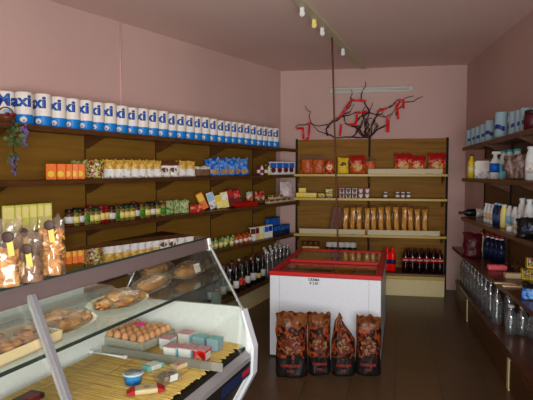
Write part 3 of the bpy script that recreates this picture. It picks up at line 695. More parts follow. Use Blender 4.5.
# base shelf
ZB = .296
K['wlab'] = jar('coffee_jar', .04, .13, 'lyellow', 'brown', 'lyellow'); K['djar'] = jar('coffee_jar', .04, .15, 'winedark', 'whiteM', 'brown')
for i, px in enumerate((305, 310.5, 316)): rowB(K['wlab'], px, ZB, ['left', 'middle', 'right'][i] + ' pale yellow jar behind the freezer on the back base', 'jar', 'pale jars behind the freezer', y=7.0, sc=(1.25, 1.25, 2.8))
for i, px in enumerate((329, 335, 341, 347, 353)): rowB(K['djar'], px, ZB, '%s dark jar behind the freezer from the left' % ORD[i], 'jar', 'dark jars behind the freezer', y=7.0, sc=(1.2, 1.2, 2.4))
K['redp'] = bottle('red_drink_bottle', .043, .315, 'redclear', 'redclear', 'dblue', .66, .4, lz=(.3, .48))
for i, px in enumerate((387, 392.5)): rowB(K['redp'], px, ZB, ['left', 'right'][i] + ' bright red drink bottle between freezer and cola bottles', 'drink bottle', None, y=6.98)
r = P('cola_bottle'); r0, h_ = .045, .31
MB().lathe([(r0 * .8, 0, 'cola'), (r0, .01, 'cola'), (r0, .1, 'cola'), (r0 * .93, .12, 'cola'), (r0, .15, 'cola'), (r0, .2, 'cola'), (r0 * .8, .24, 'cola'), (r0 * .36, .275, 'cola'), (r0 * .34, .295, 'cola')], 16).build('bottle_body', r)
MB().lathe([(r0 * .4, .288, 'dred'), (r0 * .4, .308, 'dred'), (r0 * .36, .31, 'dred')], 12).build('cap', r)
lb = MB().lathe([(r0 * 1.02, .14, 'red'), (r0 * 1.02, .195, 'red')], 16).build('label_band', r)
def bcol(p): a = p.x / (r0 * 1.04); return Vector((r0 * 1.045 * math.sin(a), -r0 * 1.045 * math.cos(a), p.z + .168))
text_mb('Coca-Cola', .026, 'whiteM', offset=.0006, maxw=.088, bend=bcol, shear=.3).build('lettering', lb)
K['cola'] = Kind(r)
n_ = 0
for j, (y, pxs) in enumerate(((6.9, (405.5, 412.5, 419.5, 426.5, 433.5, 440)), (7.01, (408.5, 415, 422, 428.5, 435)))):
    for i, px in enumerate(pxs): rowB(K['cola'], px, ZB, '%s cola bottle from the left in the %s row on the back base' % (ORD[i], ['front', 'rear'][j]), 'cola bottle', 'cola bottles on the back base', y=y, jit=.3)
# twig arrangement on top of the back shelving
YT = YB - .09
def tw(x, y): return aty(285 + x / 3.807, 75 + y / 3.807, YT)
lines = [[(310, 243), (305, 180), (320, 135), (300, 100), (255, 98), (250, 85), (252, 55)], [(290, 100), (293, 70), (303, 50), (305, 25)],
 [(255, 98), (235, 130), (210, 165), (165, 190), (130, 195), (100, 182), (92, 160), (95, 140), (78, 118)], [(100, 182), (60, 190), (40, 200)],
 [(320, 243), (330, 200), (345, 165), (360, 130), (390, 125), (410, 115), (430, 95), (445, 95), (490, 80)], [(420, 150), (430, 130), (455, 105), (490, 100), (525, 83)],
 [(315, 243), (350, 210), (385, 190), (400, 160), (425, 130)], [(305, 243), (270, 200), (230, 185), (220, 150), (250, 140), (262, 110)],
 [(300, 243), (255, 236), (215, 238), (190, 240), (165, 225), (130, 215), (100, 185)], [(320, 243), (280, 210), (260, 190), (285, 160), (320, 140), (350, 150), (380, 160), (410, 150)],
 [(310, 243), (340, 215), (355, 195), (335, 180), (345, 160), (375, 140)], [(165, 230), (155, 205), (175, 180), (215, 160), (240, 155), (280, 140), (310, 150)],
 [(300, 243), (285, 205), (300, 170), (290, 140), (310, 115)], [(325, 243), (300, 215), (320, 190), (300, 160), (325, 130), (335, 105)], [(240, 238), (270, 225), (285, 195), (255, 185)], [(312, 243), (322, 205), (305, 190), (318, 165), (345, 175)]]
tb = empty('twig_arrangement', tw(312, 243) + Vector((0, 0, .0))); tag(tb, 'dry twisting twig arrangement standing on top of the back shelving', 'twigs')
for k, ln in enumerate(lines + [l_[:-1] if len(l_) > 4 else l_ for l_ in lines if l_[0][1] > 225]):
    pts = []
    for i in range(len(ln) - 1):
        for q in range(4):
            f = q / 4; x = ln[i][0] + (ln[i + 1][0] - ln[i][0]) * f; y = ln[i][1] + (ln[i + 1][1] - ln[i][1]) * f
            p = tw(x, y); nz = Vector((noise.noise(Vector((k * 3.3, i + f, 0))), .7 * noise.noise(Vector((k * 1.3, (i + f) * .6, 4))), noise.noise(Vector((9 + k, i + f, 2))))) * .03
            nz.y = max(-.1, min(.06, nz.y * 3)); p = p + nz; p.z = max(p.z, 2.068); pts.append(p - tb.location)
    e_ = tw(*ln[-1]); pts.append(e_ - tb.location)
    MB().tube(pts, .009, 'twig', 6, taper=.004).build('twig', tb)
MB().box(-.06, .06, -.04, .04, -.0, .03, 'twig', .01).build('twig_foot', tb).location = Vector((0, 0, 2.062 - tb.location.z))
rib = [[(45, 205), (70, 203), (72, 245)], [(95, 180), (92, 238), (80, 250)], [(250, 100), (228, 135), (205, 168)], [(275, 145), (270, 195)], [(278, 146), (312, 140)], [(350, 142), (385, 130)], [(392, 160), (390, 220)], [(425, 108), (430, 170)], [(442, 93), (420, 130)], [(450, 95), (450, 130)], [(215, 188), (210, 235)], [(240, 190), (266, 190)], [(258, 97), (310, 101)]]
rl = ['at the far left tip', 'below the left branch', 'slanting at centre left', 'hanging left of the stem', 'tied across the stem', 'right of the stem', 'wide one hanging at right', 'thin one hanging at right', 'looped on the right branch', 'short one at the right end', 'dangling by the cord', 'bunched low by the stem', 'along the top bend']
for k, ln in enumerate(rib):
    mb = MB(); c0 = tw(*ln[0]); vs = []; fs = []; wd_ = .03 if k != 6 else .046
    P_ = []
    for i in range(len(ln) - 1):
        for q in range(4): f = q / 4; P_.append(tw(ln[i][0] + (ln[i + 1][0] - ln[i][0]) * f, ln[i][1] + (ln[i + 1][1] - ln[i][1]) * f))
    P_.append(tw(*ln[-1]))
    for i, p in enumerate(P_):
        t = (P_[min(i + 1, len(P_) - 1)] - P_[max(0, i - 1)]).normalized(); sd = Vector((t.z, .25 * math.sin(i), -t.x)).normalized() * wd_ / 2
        q = p - c0 + Vector((0, -.045 + .01 * math.sin(i * 1.3), 0)); vs += [q - sd, q + sd, q + sd + Vector((0, .0015, 0)), q - sd + Vector((0, .0015, 0))]
    for i in range(len(P_) - 1):
        for a_ in range(4): b_ = (a_ + 1) % 4; fs.append((4 * i + a_, 4 * i + b_, 4 * i + 4 + b_, 4 * i + 4 + a_))
    o = mb.add(vs, fs, 'ribbon').build('ribbon', None, c0); tag(o, 'red ribbon on the twigs, ' + rl[k], 'ribbon', 'red ribbons on the twigs')
# lamp fixture on the back wall, ceiling rail, cord
xl, xr = -.419, .691; wl = empty('strip_light', ((xl + xr) / 2, YB - .0, 2.72)); tag(wl, 'long unlit fluorescent light with clear cover on the back wall', 'light')
h_ = (xr - xl) / 2
MB().box(-h_, h_, -.03, -.001, -.035, .035, 'whiteM', .004).build('housing', wl); MB().tube([(-h_ + .05, -.045, 0), (h_ - .05, -.045, 0)], .013, 'whiteM', 10).build('tube', wl)
for sx in (-1, 1): MB().box(sx * (h_ - .035) - .02, sx * (h_ - .035) + .02, -.06, -.03, -.03, .03, 'whiteM', .004).build('end_socket', wl)
mb = MB(); mb.box(-h_ - .003, h_ + .003, -.072, -.068, -.042, .042, 'film'); mb.build('cover', wl)
ra, rb = Vector((-.60, 3.75, HC)), Vector((.045, 7.17, HC)); rdv = (rb - ra).normalized(); rang = math.atan2(-rdv.x, rdv.y)
cl = empty('lamp_batten', (ra + rb) / 2, rang); tag(cl, 'long bare fluorescent batten without tubes on the ceiling', 'light'); L2 = (rb - ra).length / 2
MB().box(-.045, .045, -L2, L2, -.035, -.001, 'ivory', .004).build('batten', cl)
def lampholder(y, x, m_): 
    o = MB(); o.box(x - .018, x + .018, y - .018, y + .018, -.1, -.034, m_, .006); o.ell((x, y, -.085), .026, .016, .026, m_, 12, 8); o.build('lamp_holder', cl)
for px, py, m_ in ((308, 10, 'whiteM'), (320, 22, 'lyellow'), (329, 30, 'whiteM'), (346, 51, 'whiteM')):
    q = atz(px, py, HC - .06) - cl.location; lampholder(q.dot(rdv), -.02, m_)
q = atz(332, 38, HC - .04); ctop = Vector((q.x, q.y, HC - .036))
FZ = .745

# ================================================================== chest freezer
fa = math.radians(-4.4); fr = empty('chest_freezer', (-.29, 4.33, 0), fa); tag(fr, 'white chest freezer with red rim and sliding glass lids in the aisle', 'freezer')
FW, FL = .470, 1.40
mb = MB(); zt_ = .712
mb.box(-FW, FW, 0, .06, .012, zt_, 'white', .006); mb.box(-FW, FW, FL - .06, FL, .012, zt_, 'white', .006); mb.box(-FW, -FW + .06, .06, FL - .06, .012, zt_, 'white', .006); mb.box(FW - .06, FW, .06, FL - .06, .012, zt_, 'white', .006); mb.box(-FW + .05, FW - .05, .05, FL - .05, .045, .12, 'white'); mb.build('cabinet', fr)
MB().box(-FW + .035, FW - .035, .03, FL - .03, 0, .046, 'dark').build('foot_plinth', fr)
mb = MB(); t = .0025
for b_ in ((-FW + .085, -FW + .09, .1, zt_ - .0), (FW - .1, FW - .095, .1, zt_ - .0), (-FW + .085, FW - .095, .1, .105)): mb.box(b_[0], b_[1], -t * .6, .001, b_[2], b_[3], 'seam')
mb.build('panel_seam', fr)
mb = MB(); z0, z1 = zt_, FZ + .004
mb.box(-FW - .006, FW + .006, -.008, .052, z0, z1, 'red', .006); mb.box(-FW - .006, FW + .006, FL - .05, FL + .008, z0, z1, 'red', .006); mb.box(-FW - .006, -FW + .05, .05, FL - .048, z0, z1, 'red', .006); mb.box(FW - .05, FW + .006, .05, FL - .048, z0, z1, 'red', .006); mb.build('rim', fr)
def lid(y0, y1, z, nm):
    o = MB().box(-FW + .05, FW - .05, y0, y1, z, z + .006, 'lid').build('glass_lid', fr)
    mb = MB(); mb.box(-FW + .05, FW - .05, y0 - .012, y0 + .02, z - .004, z + .022, 'red', .004); mb.build('lid_handle', o); MB().box(-FW + .05, FW - .05, y1 - .02, y1 + .01, z - .004, z + .016, 'red', .004).build('lid_frame', o)
lid(.065, .62, .722, 'a'); lid(.6, FL - .07, .735, 'b')
bpx = MB(); T0 = Matrix.Translation((-.085, -.004, .690)); mb = text_mb('CREMA', .03, 'black', T=T0, offset=.0008); mb2 = text_mb('\u20ac 2.50', .027, 'black', T=Matrix.Translation((-.085, -.004, .660)), offset=.0008)
o = mb.build('lettering', fr); o['label'] = 'black handwritten price lettering'; mb2.build('lettering', fr)
MB().box(-.155, -.015, -.0018, .001, .64, .708, 'white').build('price_tag', fr)
# things inside the freezer
K['ice'] = carton('ice_cream_box', .18, .13, .09, 'beige', 'whiteM', None); K['ice2'] = carton('ice_cream_box', .18, .13, .09, 'yellow', 'brown', None); K['ice3'] = carton('ice_cream_box', .18, .13, .09, 'brown', 'beige', None)
Fm = Matrix.Translation(fr.location) @ Matrix.Rotation(fa, 4, 'Z')
pos_n = ['front', 'second', 'third', 'fourth', 'fifth', 'sixth', 'seventh']
for j in range(7):
    for i in range(4):
        k = ['ice', 'ice2', 'ice3'][(i * 2 + j * 3 + (i * j) % 2) % 3]; p = Fm @ Vector((-.3 + i * .2, .16 + j * .178, .591))
        K[k].put(p, fa + rnd.uniform(-.04, .04), '%s ice cream box inside the freezer, %s row, %s from left' % ({'ice': 'beige', 'ice2': 'yellow', 'ice3': 'brown'}[k], pos_n[j], ORD[i]), 'ice cream', 'ice cream boxes inside the freezer')
fs_ = Fm @ Vector((0, .05, 0))
K['slab'] = None
st_ = MB().box(-FW + .061, FW - .061, .061, FL - .061, .121, .589, 'whiteM').build('freezer_basket', fr)
# charcoal bags
def charcoal(name, seed, w, h, top, peak=False):
    r = P(name); T = None
    o = MB().bag(w, .13, h, [(0, 'coal'), (.3, 'fire'), (.8, 'firetop')], top=top, crumple=.02, seed=seed, nx=14, nz=20).build('bag', r)
    if peak:
        for v in o.data.vertices:
            f = v.co.z / h
            if f > .6: k = (f - .6) / .4; v.co.x = v.co.x * (1 - .93 * min(1, k)) - .05 * k * (1 if k < .8 else .6); v.co.z += k * .03
    mb = MB(); ns = 16; fz = .52 * h
    def yat(x): return -.065 * max(0, 1 - abs(2 * x / w) ** 3) ** .6 - .014
    vs = [(0, yat(0) - .002, fz)] + [(w * .3 * math.cos(2 * PI * i / ns) * (1 + .15 * math.sin(i * 2.2)), yat(w * .3 * math.cos(2 * PI * i / ns)), fz + h * .15 * math.sin(2 * PI * i / ns) * (1 + .2 * math.cos(i * 1.7))) for i in range(ns)]
    mb.add(vs, [(0, i + 1, (i + 1) % ns + 1) for i in range(ns)], 'meat').build('front_picture', r)
    def bnd(p): return Vector((p.x, yat(p.x) - .004, p.z + h * .2))
    def bnd2(p): return Vector((p.x, yat(p.x) - .004, p.z + h * .115))
    text_mb('CARBONE', .03, 'inkred', offset=.0012, maxw=w * .62, bend=bnd).build('lettering', r); text_mb('3 KG', .026, 'inkred', offset=.0012, maxw=w * .22, bend=bnd2).build('lettering', r)
    return Kind(r)
cz = [(290, 378.5, 'leftmost charcoal bag, the widest with folded corner, against the freezer', 1, .25, .50, .06, False, -.05), (318, 376, 'second charcoal bag from the left with square top', 2, .185, .48, .05, False, .05),
      (342.5, 377, 'third charcoal bag from left, its top twisted to a point', 3, .19, .45, .2, True, 0), (368, 376.5, 'rightmost charcoal bag with flat square top', 4, .2, .46, .05, False, -.12)]
for px, py, lb_, sd, w, h, tp, pk, rz in cz:
    p = atz(px, py, 0); charcoal('charcoal_bag', sd, w, h, tp, pk).put((p.x, p.y + .075, .001), rz + YAW * .6, lb_, 'charcoal bag', 'charcoal bags in front of the freezer')
# power cord from ceiling to the freezer
cb_ = atz(338, 251, FZ + .03); cbot = Vector((cb_.x, cb_.y, FZ + .025)); 
cd = MB(); cd.tube([ctop + (cbot - ctop) * (i / 12) + Vector((-.0 * i, 0, 0)) for i in range(13)], .009, 'brown', 8)
o = cd.build('power_cord'); tag(o, 'long dark cord running from the ceiling light down to the freezer', 'cord')

# ================================================================== right wall shelving
ru = empty('wall_shelving', Rp(3, .02)); tag(ru, 'dark brown wooden shelving with projecting counter along the right wall', 'shelving')
RS = {1: ((1.2, 1.87), (3.4, 1.915)), 2: ((1.2, 1.532), (3.4, 1.532)), 3: ((1.2, 1.097), (3.4, 1.1))}
rzf = lambda k, s: shelf_z(RS[k], s)
rseams = [1.03, 1.94, 2.84, 3.74, 4.64, 5.5]
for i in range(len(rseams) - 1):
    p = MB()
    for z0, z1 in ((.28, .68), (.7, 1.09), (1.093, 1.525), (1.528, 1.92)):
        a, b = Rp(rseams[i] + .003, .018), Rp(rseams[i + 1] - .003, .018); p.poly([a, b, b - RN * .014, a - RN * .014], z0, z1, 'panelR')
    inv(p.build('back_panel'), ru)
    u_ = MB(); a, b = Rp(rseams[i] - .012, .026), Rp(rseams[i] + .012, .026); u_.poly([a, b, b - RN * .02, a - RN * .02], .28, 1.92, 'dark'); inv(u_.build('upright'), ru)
R0, R1, RDEP = 1.2, 5.5, .3
for k in (1, 2, 3):
    mb = MB(); z0, z1 = rzf(k, R0), rzf(k, R1); pts = [Rp(R0, .03), Rp(R1, .03), Rp(R1, RDEP), Rp(R0, RDEP)]; zs = [z0, z1, z1, z0]
    mb.hexa([p + Vector((0, 0, z - .022)) for p, z in zip(pts, zs)], [p + Vector((0, 0, z)) for p, z in zip(pts, zs)], 'shelfR'); sh = inv(mb.build('shelf'), ru)
    mb = MB(); pts = [Rp(R0, RDEP), Rp(R1, RDEP), Rp(R1, RDEP + .012), Rp(R0, RDEP + .012)]
    mb.hexa([p + Vector((0, 0, z - .036)) for p, z in zip(pts, zs)], [p + Vector((0, 0, z + .002)) for p, z in zip(pts, zs)], 'shelfR'); mb.build('edge_strip').parent = sh
    for s in rseams[1:]:
        z = rzf(k, s) - .022; mb = MB()
        mb.hexa([Rp(s - .008, .03, z - .1), Rp(s + .008, .03, z - .1), Rp(s + .008, .05, z - .1), Rp(s - .008, .05, z - .1)], [Rp(s - .008, .03, z), Rp(s + .008, .03, z), Rp(s + .008, .27, z), Rp(s - .008, .27, z)], 'shelfR'); inv(mb.build('bracket'), ru)
ZC = .685; ZP = .275
ca, cbb = Vector((1.128, 6.66, 0)), Vector((1.122, 1.9, 0))
wa = lambda y: Rp((YB - y) / .9992, .02)
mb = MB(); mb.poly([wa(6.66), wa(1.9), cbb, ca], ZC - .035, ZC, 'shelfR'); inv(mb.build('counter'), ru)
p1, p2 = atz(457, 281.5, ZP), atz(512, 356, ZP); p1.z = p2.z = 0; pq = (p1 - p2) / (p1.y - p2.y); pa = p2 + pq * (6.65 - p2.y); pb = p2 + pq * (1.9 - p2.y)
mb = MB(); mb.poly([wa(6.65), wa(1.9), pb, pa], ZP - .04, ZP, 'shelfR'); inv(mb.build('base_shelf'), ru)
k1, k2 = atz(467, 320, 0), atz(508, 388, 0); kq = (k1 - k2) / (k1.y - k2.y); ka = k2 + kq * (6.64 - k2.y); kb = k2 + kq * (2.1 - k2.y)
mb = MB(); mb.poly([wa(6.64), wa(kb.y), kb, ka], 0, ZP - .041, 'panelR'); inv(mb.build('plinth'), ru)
kd = (kb - ka).normalized(); kn = Vector((kd.y, -kd.x, 0)); kn = kn if kn.x < 0 else -kn
post_t = [(atz(467, 320, 0) - ka).dot(kd), (atz(508, 388, 0) - ka).dot(kd)]
for t_ in post_t:
    q = ka + kd * t_; mb = MB(); mb.poly([q, q + kd * .05, q + kd * .05 + kn * .012, q + kn * .012], .0, ZP - .045, 'cream'); inv(mb.build('plinth_joint'), ru)
for t_ in ((.05, post_t[0] - .01), (post_t[0] + .06, post_t[1] - .01), (post_t[1] + .06, post_t[1] + 1.2)):
    a, b = ka + kd * t_[0], ka + kd * t_[1]; mb = MB(); mb.poly([a, b, b + kn * .006, a + kn * .006], .02, ZP - .05, 'cream'); 
    o = inv(mb.build('plinth_board'), ru); o.data.materials[0] = M['brown2'] if 'brown2' in M else M['shelf']
def posR(px, d, z): s = sR(px, d, z + .06); return s, Rp(s, d)
def rowR(kind, k, px, d, label, cat, group=None, rz=None, sc=1, lift=0, jit=.08, rx=0, ry=0, z=None):
    zz = rzf(k, 2) if k else z; s, p = posR(px, d, zz); zz = rzf(k, s) if k else z
    kind.put((p.x, p.y, zz + .001 + lift), (RZRV - .35 if rz is None else rz) + rnd.uniform(-jit, jit), label, cat, group, sc=sc, rx=rx, ry=ry)
# top: kitchen rolls
K['rollt'] = roll_pack('kitchen_roll_pack', 'pteal', 'teal', .1, '', 'navy', 'blue', False)
rr = K['rollt'].root
def bR(p): xc = RR if p.x > 0 else -RR; dx = min(.98 * RR, abs(p.x - xc)); return Vector((p.x, -math.sqrt(RR * RR - dx * dx) - .0015, p.z + RH * .42))
mb = MB(); vs = []
for k in range(13):
    x = -.11 + .22 * k / 12; q0 = bR(Vector((x, 0, -.02 + .012 * math.sin(k)))); q1 = bR(Vector((x, 0, .022 + .012 * math.sin(k * .9)))); vs += [q0, q1]
mb.add(vs, [(2 * k, 2 * k + 2, 2 * k + 3, 2 * k + 1) for k in range(12)], 'navy').build('printed_band', rr)
mb = MB(); vs = []
for k in range(9):
    x = .01 + .1 * k / 8; q0 = bR(Vector((x, 0, .05))); q1 = bR(Vector((x, 0, .1))); q0.y -= .001; q1.y -= .001; vs += [q0, q1]
mb.add(vs, [(2 * k, 2 * k + 2, 2 * k + 3, 2 * k + 1) for k in range(8)], 'whiteM').build('white_panel', rr)
rr.name = 'kitchen_roll_pack'
for i, px in enumerate((473, 478, 482.5, 487.5, 494.5, 507.5, 518.5, 524.5, 530)):
    rowR(K['rollt'], 1, px, .17 if i != 5 else .18, '%s pale teal kitchen roll pack from the far end of the right top shelf' % ORD[i], 'kitchen roll', 'pale kitchen rolls on the right top shelf', rz=RZRV - (.0 if i not in (4, 5) else .5), sc=(.62, .62, .8) if i not in (4, 5) else (.72, .72, .86) if i == 4 else (.9, .9, .95))
K['pcup'] = jar('purple_pot', .05, .13, 'maroon', 'coal', None); rowR(K['pcup'], 1, 532, .25, 'dark purple pot at the near end of the right top shelf', 'pot', sc=1.15)
# second
kk = bottle('detergent_bottle', .04, .26, 'yellow', 'dgreen', 'lyellow', neck=.4); rowR(kk, 2, 471.5, .24, 'yellow detergent bottle at the far end of the right middle shelf', 'bottle')
kk = carton('washing_powder_box', .15, .1, .2, 'whitebag', 'paper', None, top='dred'); rowR(kk, 2, 482.5, .17, 'white washing powder box with dark red top beside yellow bottle', 'box')
kk = bottle('spray_bottle', .05, .25, 'whiteM', 'whiteM', 'blue', .6, .35, lz=(.25, .6)); o = None
MB().box(-.03, .05, -.012, .012, .235, .262, 'whiteM', .005).build('trigger', kk.root); rowR(kk, 2, 495, .2, 'white spray bottle with blue label on the right middle shelf', 'bottle')
kk = bottle('cleaner_bottle', .045, .27, 'whiteM', 'teal', 'pteal', neck=.6)
for i, px in enumerate((504, 509.5, 517)): rowR(kk, 2, px, .13, '%s white bottle with teal cap behind the plastic bag' % ORD[i], 'bottle', 'white bottles with teal caps')
kk = carton('tablet_box', .13, .06, .14, 'teal', 'dblue', None); rowR(kk, 2, 508.5, .19, 'dark teal box in front of the teal-capped bottles', 'box')
kk = packet('laundry_bag', .34, .14, .17, [(0, 'pinkbag')], seed=51, crumple=.04); rowR(kk, 2, 517.5, .2, 'crumpled pinkish brown plastic bag on the right middle shelf', 'bag', sc=(.66, .8, 1.2), rz=RZRV - .8)
kk = bottle('cleaner_bottle', .045, .27, 'whiteM', 'whiteM', 'whitebag', neck=.6); rowR(kk, 2, 531, .16, 'plain white bottle at the near end of the right middle shelf', 'bottle')
# third
kk = bottle('dark_bottle', .045, .3, 'black', 'black', 'whitebag', lz=(.05, .4)); s, p = posR(471.5, .2, 1.1)
kk.put((p.x - .15, p.y - .0, rzf(3, s) + .048), 0, 'black bottle with pale label lying on its side on the right shelf', 'bottle', ry=-PI / 2 + .0)
kk.root.location = Rp(s, .02 + .02 + .0) + Vector((0, 0, rzf(3, s) + .048)); kk.root.rotation_euler = (0, -PI / 2, math.radians(4))
W = bottle('shampoo_bottle', .03, .19, 'whiteM', 'whiteM', 'beige', neck=.5); BL = bottle('shampoo_bottle', .032, .21, 'dblue', 'lblue', 'bluemuted', neck=.5); YW = bottle('shampoo_bottle', .034, .21, 'lyellow', 'whiteM', None, neck=.6); WB = bottle('shampoo_bottle', .035, .22, 'whiteM', 'black', 'lblue', neck=.45); WT = bottle('bleach_bottle', .042, .28, 'whiteM', 'whiteM', 'navy', neck=.5, lz=(.25, .36))
for i, px in enumerate((486.5, 489.5, 493)): rowR(W, 3, px, .2, '%s slim white shampoo bottle next to the lying black bottle' % ORD[i], 'bottle', 'slim white bottles')
for i, px in enumerate((496, 499.5)): rowR(BL, 3, px, .2, ['farther', 'nearer'][i] + ' blue shampoo bottle on the right lower shelf', 'bottle', 'blue shampoo bottles')
rowR(YW, 3, 504, .2, 'cream bottle beside the blue shampoo bottles', 'bottle')
for i, px in enumerate((509.5, 515)): rowR(WB, 3, px, .17, ['farther', 'nearer'][i] + ' white bottle with black cap and pale blue label', 'bottle', 'black-capped white bottles')
for i, px in enumerate((522, 529)): rowR(WT, 3, px, .13, ['farther', 'nearer'][i] + ' tall white bottle with navy band on the right lower shelf', 'bottle', 'tall white bottles with navy band')
kk = jar('cream_pot', .03, .05, 'whiteM', 'whiteM', None); rowR(kk, 3, 510, .25, 'low white cream pot at the front of right lower shelf', 'pot')
for i, px in enumerate((516.5, 519.5, 525)): rowR(W, 3, px, .24, '%s slim white bottle in front of the navy-banded bottles' % ORD[i], 'bottle', 'slim white bottles in front', sc=.85)
kk = packet('dark_bag', .18, .1, .15, [(0, 'black'), (.3, 'coal')], 'dblue', seed=52, crumple=.03); rowR(kk, 3, 529.5, .25, 'black and blue plastic bag at the near end of right lower shelf', 'bag')
# counter
kk = packet('dog_food_bag', .2, .12, .27, [(0, 'maroon')], None, seed=53, crumple=.02); p = atz(472, 258, ZC); kk.put((p.x, p.y, ZC + .001), RZRV - .1, 'dark red bag at the far end of the right counter', 'bag')
kk = bottle('bleach_bottle', .036, .28, 'beige', 'red', None, .7, .35); p = atz(481, 256.5, ZC); kk.put((p.x, p.y, ZC + .001), 0, 'off-white bottle with red cap beside the dark red bag', 'bottle')
kk = bottle('drink_bottle', .04, .25, 'inkdark', 'red', 'dblue', .62, .42); 
MB().lathe([(.019, .205, 'whiteM'), (.021, .222, 'whiteM')], 12).build('neck_band', kk.root)
for i, (px, py) in enumerate(((487.5, 258.5), (492, 260), (496.5, 261.5), (501, 262.5), (505.5, 262), (494, 256), (499, 257.5))):
    p = atz(px, py, ZC); kk.put((p.x, p.y, ZC + .001), rnd.uniform(-1, 1), '%s dark blue bottle with red cap on the right counter, %s row' % (ORD[i if i < 5 else i - 5], 'front' if i < 5 else 'back'), 'bottle', 'dark blue bottles on the right counter', sc=1.08)
def flat(name, w, d, h, mat, px, py, label, cat, rz=0, bev=.004, extra=None, zt=ZC):
    p = atz(px, py, zt + .001); r = empty(name, p, rz); tag(r, label, cat); MB().box(-w / 2, w / 2, -d / 2, d / 2, 0, h, mat, bev).build('pack', r)
    if extra: MB().box(-w * .42, w * .42, -d / 2 - .0012, d * .3, h * .2, h + .0012, extra).build('print', r)
    return r
flat('sponge_pack', .17, .08, .05, 'sponge', 497, 270, 'pinkish red sponge pack in front of the blue bottles', 'sponge', 0, .015)
flat('soap_box', .13, .06, .045, 'beige', 512.5, 278, 'small cream soap box on the right counter', 'box', .05)
for i, (px, py, l_) in enumerate(((527.5, 279, 0), (535, 280, 0), (532, 279, .095))):
    r = flat('tea_box', .1, .07, .09, 'yellow', px, py, ['farther lower', 'nearer lower', 'upper stacked'][i] + ' yellow and black box on the right counter', 'box', -.1, .003, 'mixbag'); r.location.z += l_; r['group'] = 'yellow and black boxes'
flat('card_pack', .16, .04, .012, 'beige', 505, 284, 'farther of two flat beige packs on the right counter', 'pack', -.15, .003)
flat('card_pack', .16, .045, .014, 'beige', 513, 287, 'nearer of two flat beige packs on the right counter', 'pack', -.1, .003)
kk = packet('blue_bag', .16, .1, .12, [(0, 'bluebag'), (.75, 'coal')], None, seed=54, crumple=.03); p = atz(530, 300, ZC); kk.put((p.x + .03, p.y + .02, ZC + .001), -.1, 'blue plastic bag at the near end of the right counter', 'bag')
kk = packet('small_brown_bag', .09, .06, .08, [(0, 'brown')], None, seed=55, crumple=.02); p = atz(519, 272, ZC); kk.put((p.x, p.y, ZC + .001), -.1, 'small dark brown bag by the yellow boxes on the right counter', 'bag')
# water under the counter
pdir = (pb - pa).normalized(); pn = Vector((pdir.y, -pdir.x, 0)); pn = pn if pn.x < 0 else -pn
def onplat(px, back):
    p0 = pa - pn * back; p = atp(px, 290, p0, pn); q = Vector((p.x, p.y, ZP + .16)) - CAM; py = CY - FPX * q.dot(CU) / q.dot(CF); p = atp(px, py, p0, pn); return Vector((p.x, p.y, ZP + .001))
K['water2'] = bottle('water_bottle', .045, .33, 'water', 'film', 'film', .62, .36, lz=(.34, .52), waist=.07)
for i, px in enumerate((464, 466.5, 469, 472, 475, 478.5, 482, 486, 490.5)): K['water2'].put(onplat(px, .07), 0, '%s clear water bottle from the far end under the right counter' % ORD[i], 'water bottle', 'water bottles under the right counter')
for i, px in enumerate((468.5, 472.5, 477, 481.5, 487)): K['water2'].put(onplat(px, .165), 0, '%s clear water bottle in the back row under the right counter' % ORD[i], 'water bottle', 'back row water bottles under the right counter')
K['water3'] = bottle('water_bottle', .046, .24, 'water', 'whiteM', 'film', .62, .42, lz=(.34, .52))
for i, (px, b_, k) in enumerate(((497, .07, 'water2'), (510.5, 334, 'water3'), (522, 335, 'water3'), (509, .17, 'water2'), (534, 338, 'water3'))): K[k].put(onplat(px, b_) if k == 'water2' else Vector((*atz(px, b_, ZP).xy, ZP + .001)), 0, ['tall white-capped water bottle standing apart', 'short water bottle, farther of the front pair', 'short water bottle, nearer of the front pair', 'tall water bottle behind the two short ones', 'short water bottle at the frame edge'][i] + ' under the right counter', 'water bottle', 'near water bottles under the right counter')

# ================================================================== deli counter
da = math.radians(11); DU = Vector((math.sin(da), math.cos(da), 0)); DV = Vector((math.cos(da), -math.sin(da), 0)); DP = Vector((-.896, 2.968, 0)); RZD = math.atan2(DV.x, -DV.y)
dp = lambda u, v, z=0: DP + DU * u + DV * v + Vector((0, 0, z))
U0 = -2.5
dc = empty('deli_counter', dp(-1.2, -.1)); tag(dc, 'refrigerated deli display counter with sloping glass front', 'deli counter')
def dpart(mb, name, par=None):
    o = mb.build(name); 
    if par is None: return inv(o, dc)
    o.parent = par; return o
def prism(mb, prof, u0, u1, mat):        # prof: (v,z) outline extruded along the counter
    n = len(prof); vs = [dp(u0, v, z) for v, z in prof] + [dp(u1, v, z) for v, z in prof]
    return mb.add(vs, [tuple(range(n)), tuple(range(2 * n - 1, n - 1, -1))] + [(i, (i + 1) % n, n + (i + 1) % n, n + i) for i in range(n)], mat)
GV = lambda z: .013 + (.234 - .013) * (1.141 - z) / (1.141 - .793) if z > .793 else .234 + (.27 - .234) * (.793 - z) / (.793 - .58)
# end panel at the far end: white lower wall with bright rim
VB = -.52
prism(MB_ := MB(), [(VB, 0), (.17, 0), (.194, .247), (.291, .43), (.297, .58), (.234, .793), (.205, .81), (VB, .80)], -.002, .03, 'whiteM'); ep = dpart(MB_, 'end_panel')
prism(mb := MB(), [(.17, .1), (.194, .247), (.291, .43), (.297, .58), (.234, .793), (.246, .8), (.315, .585), (.309, .425), (.21, .235), (.19, .1)], -.03, .032, 'white'); dpart(mb, 'end_trim', None)
# near end panel
prism(mb := MB(), [(VB, 0), (.17, 0), (.194, .247), (.291, .43), (.297, .58), (.234, .793), (.205, .81), (VB, .80)], U0, U0 + .03, 'whiteM'); dpart(mb, 'end_panel')
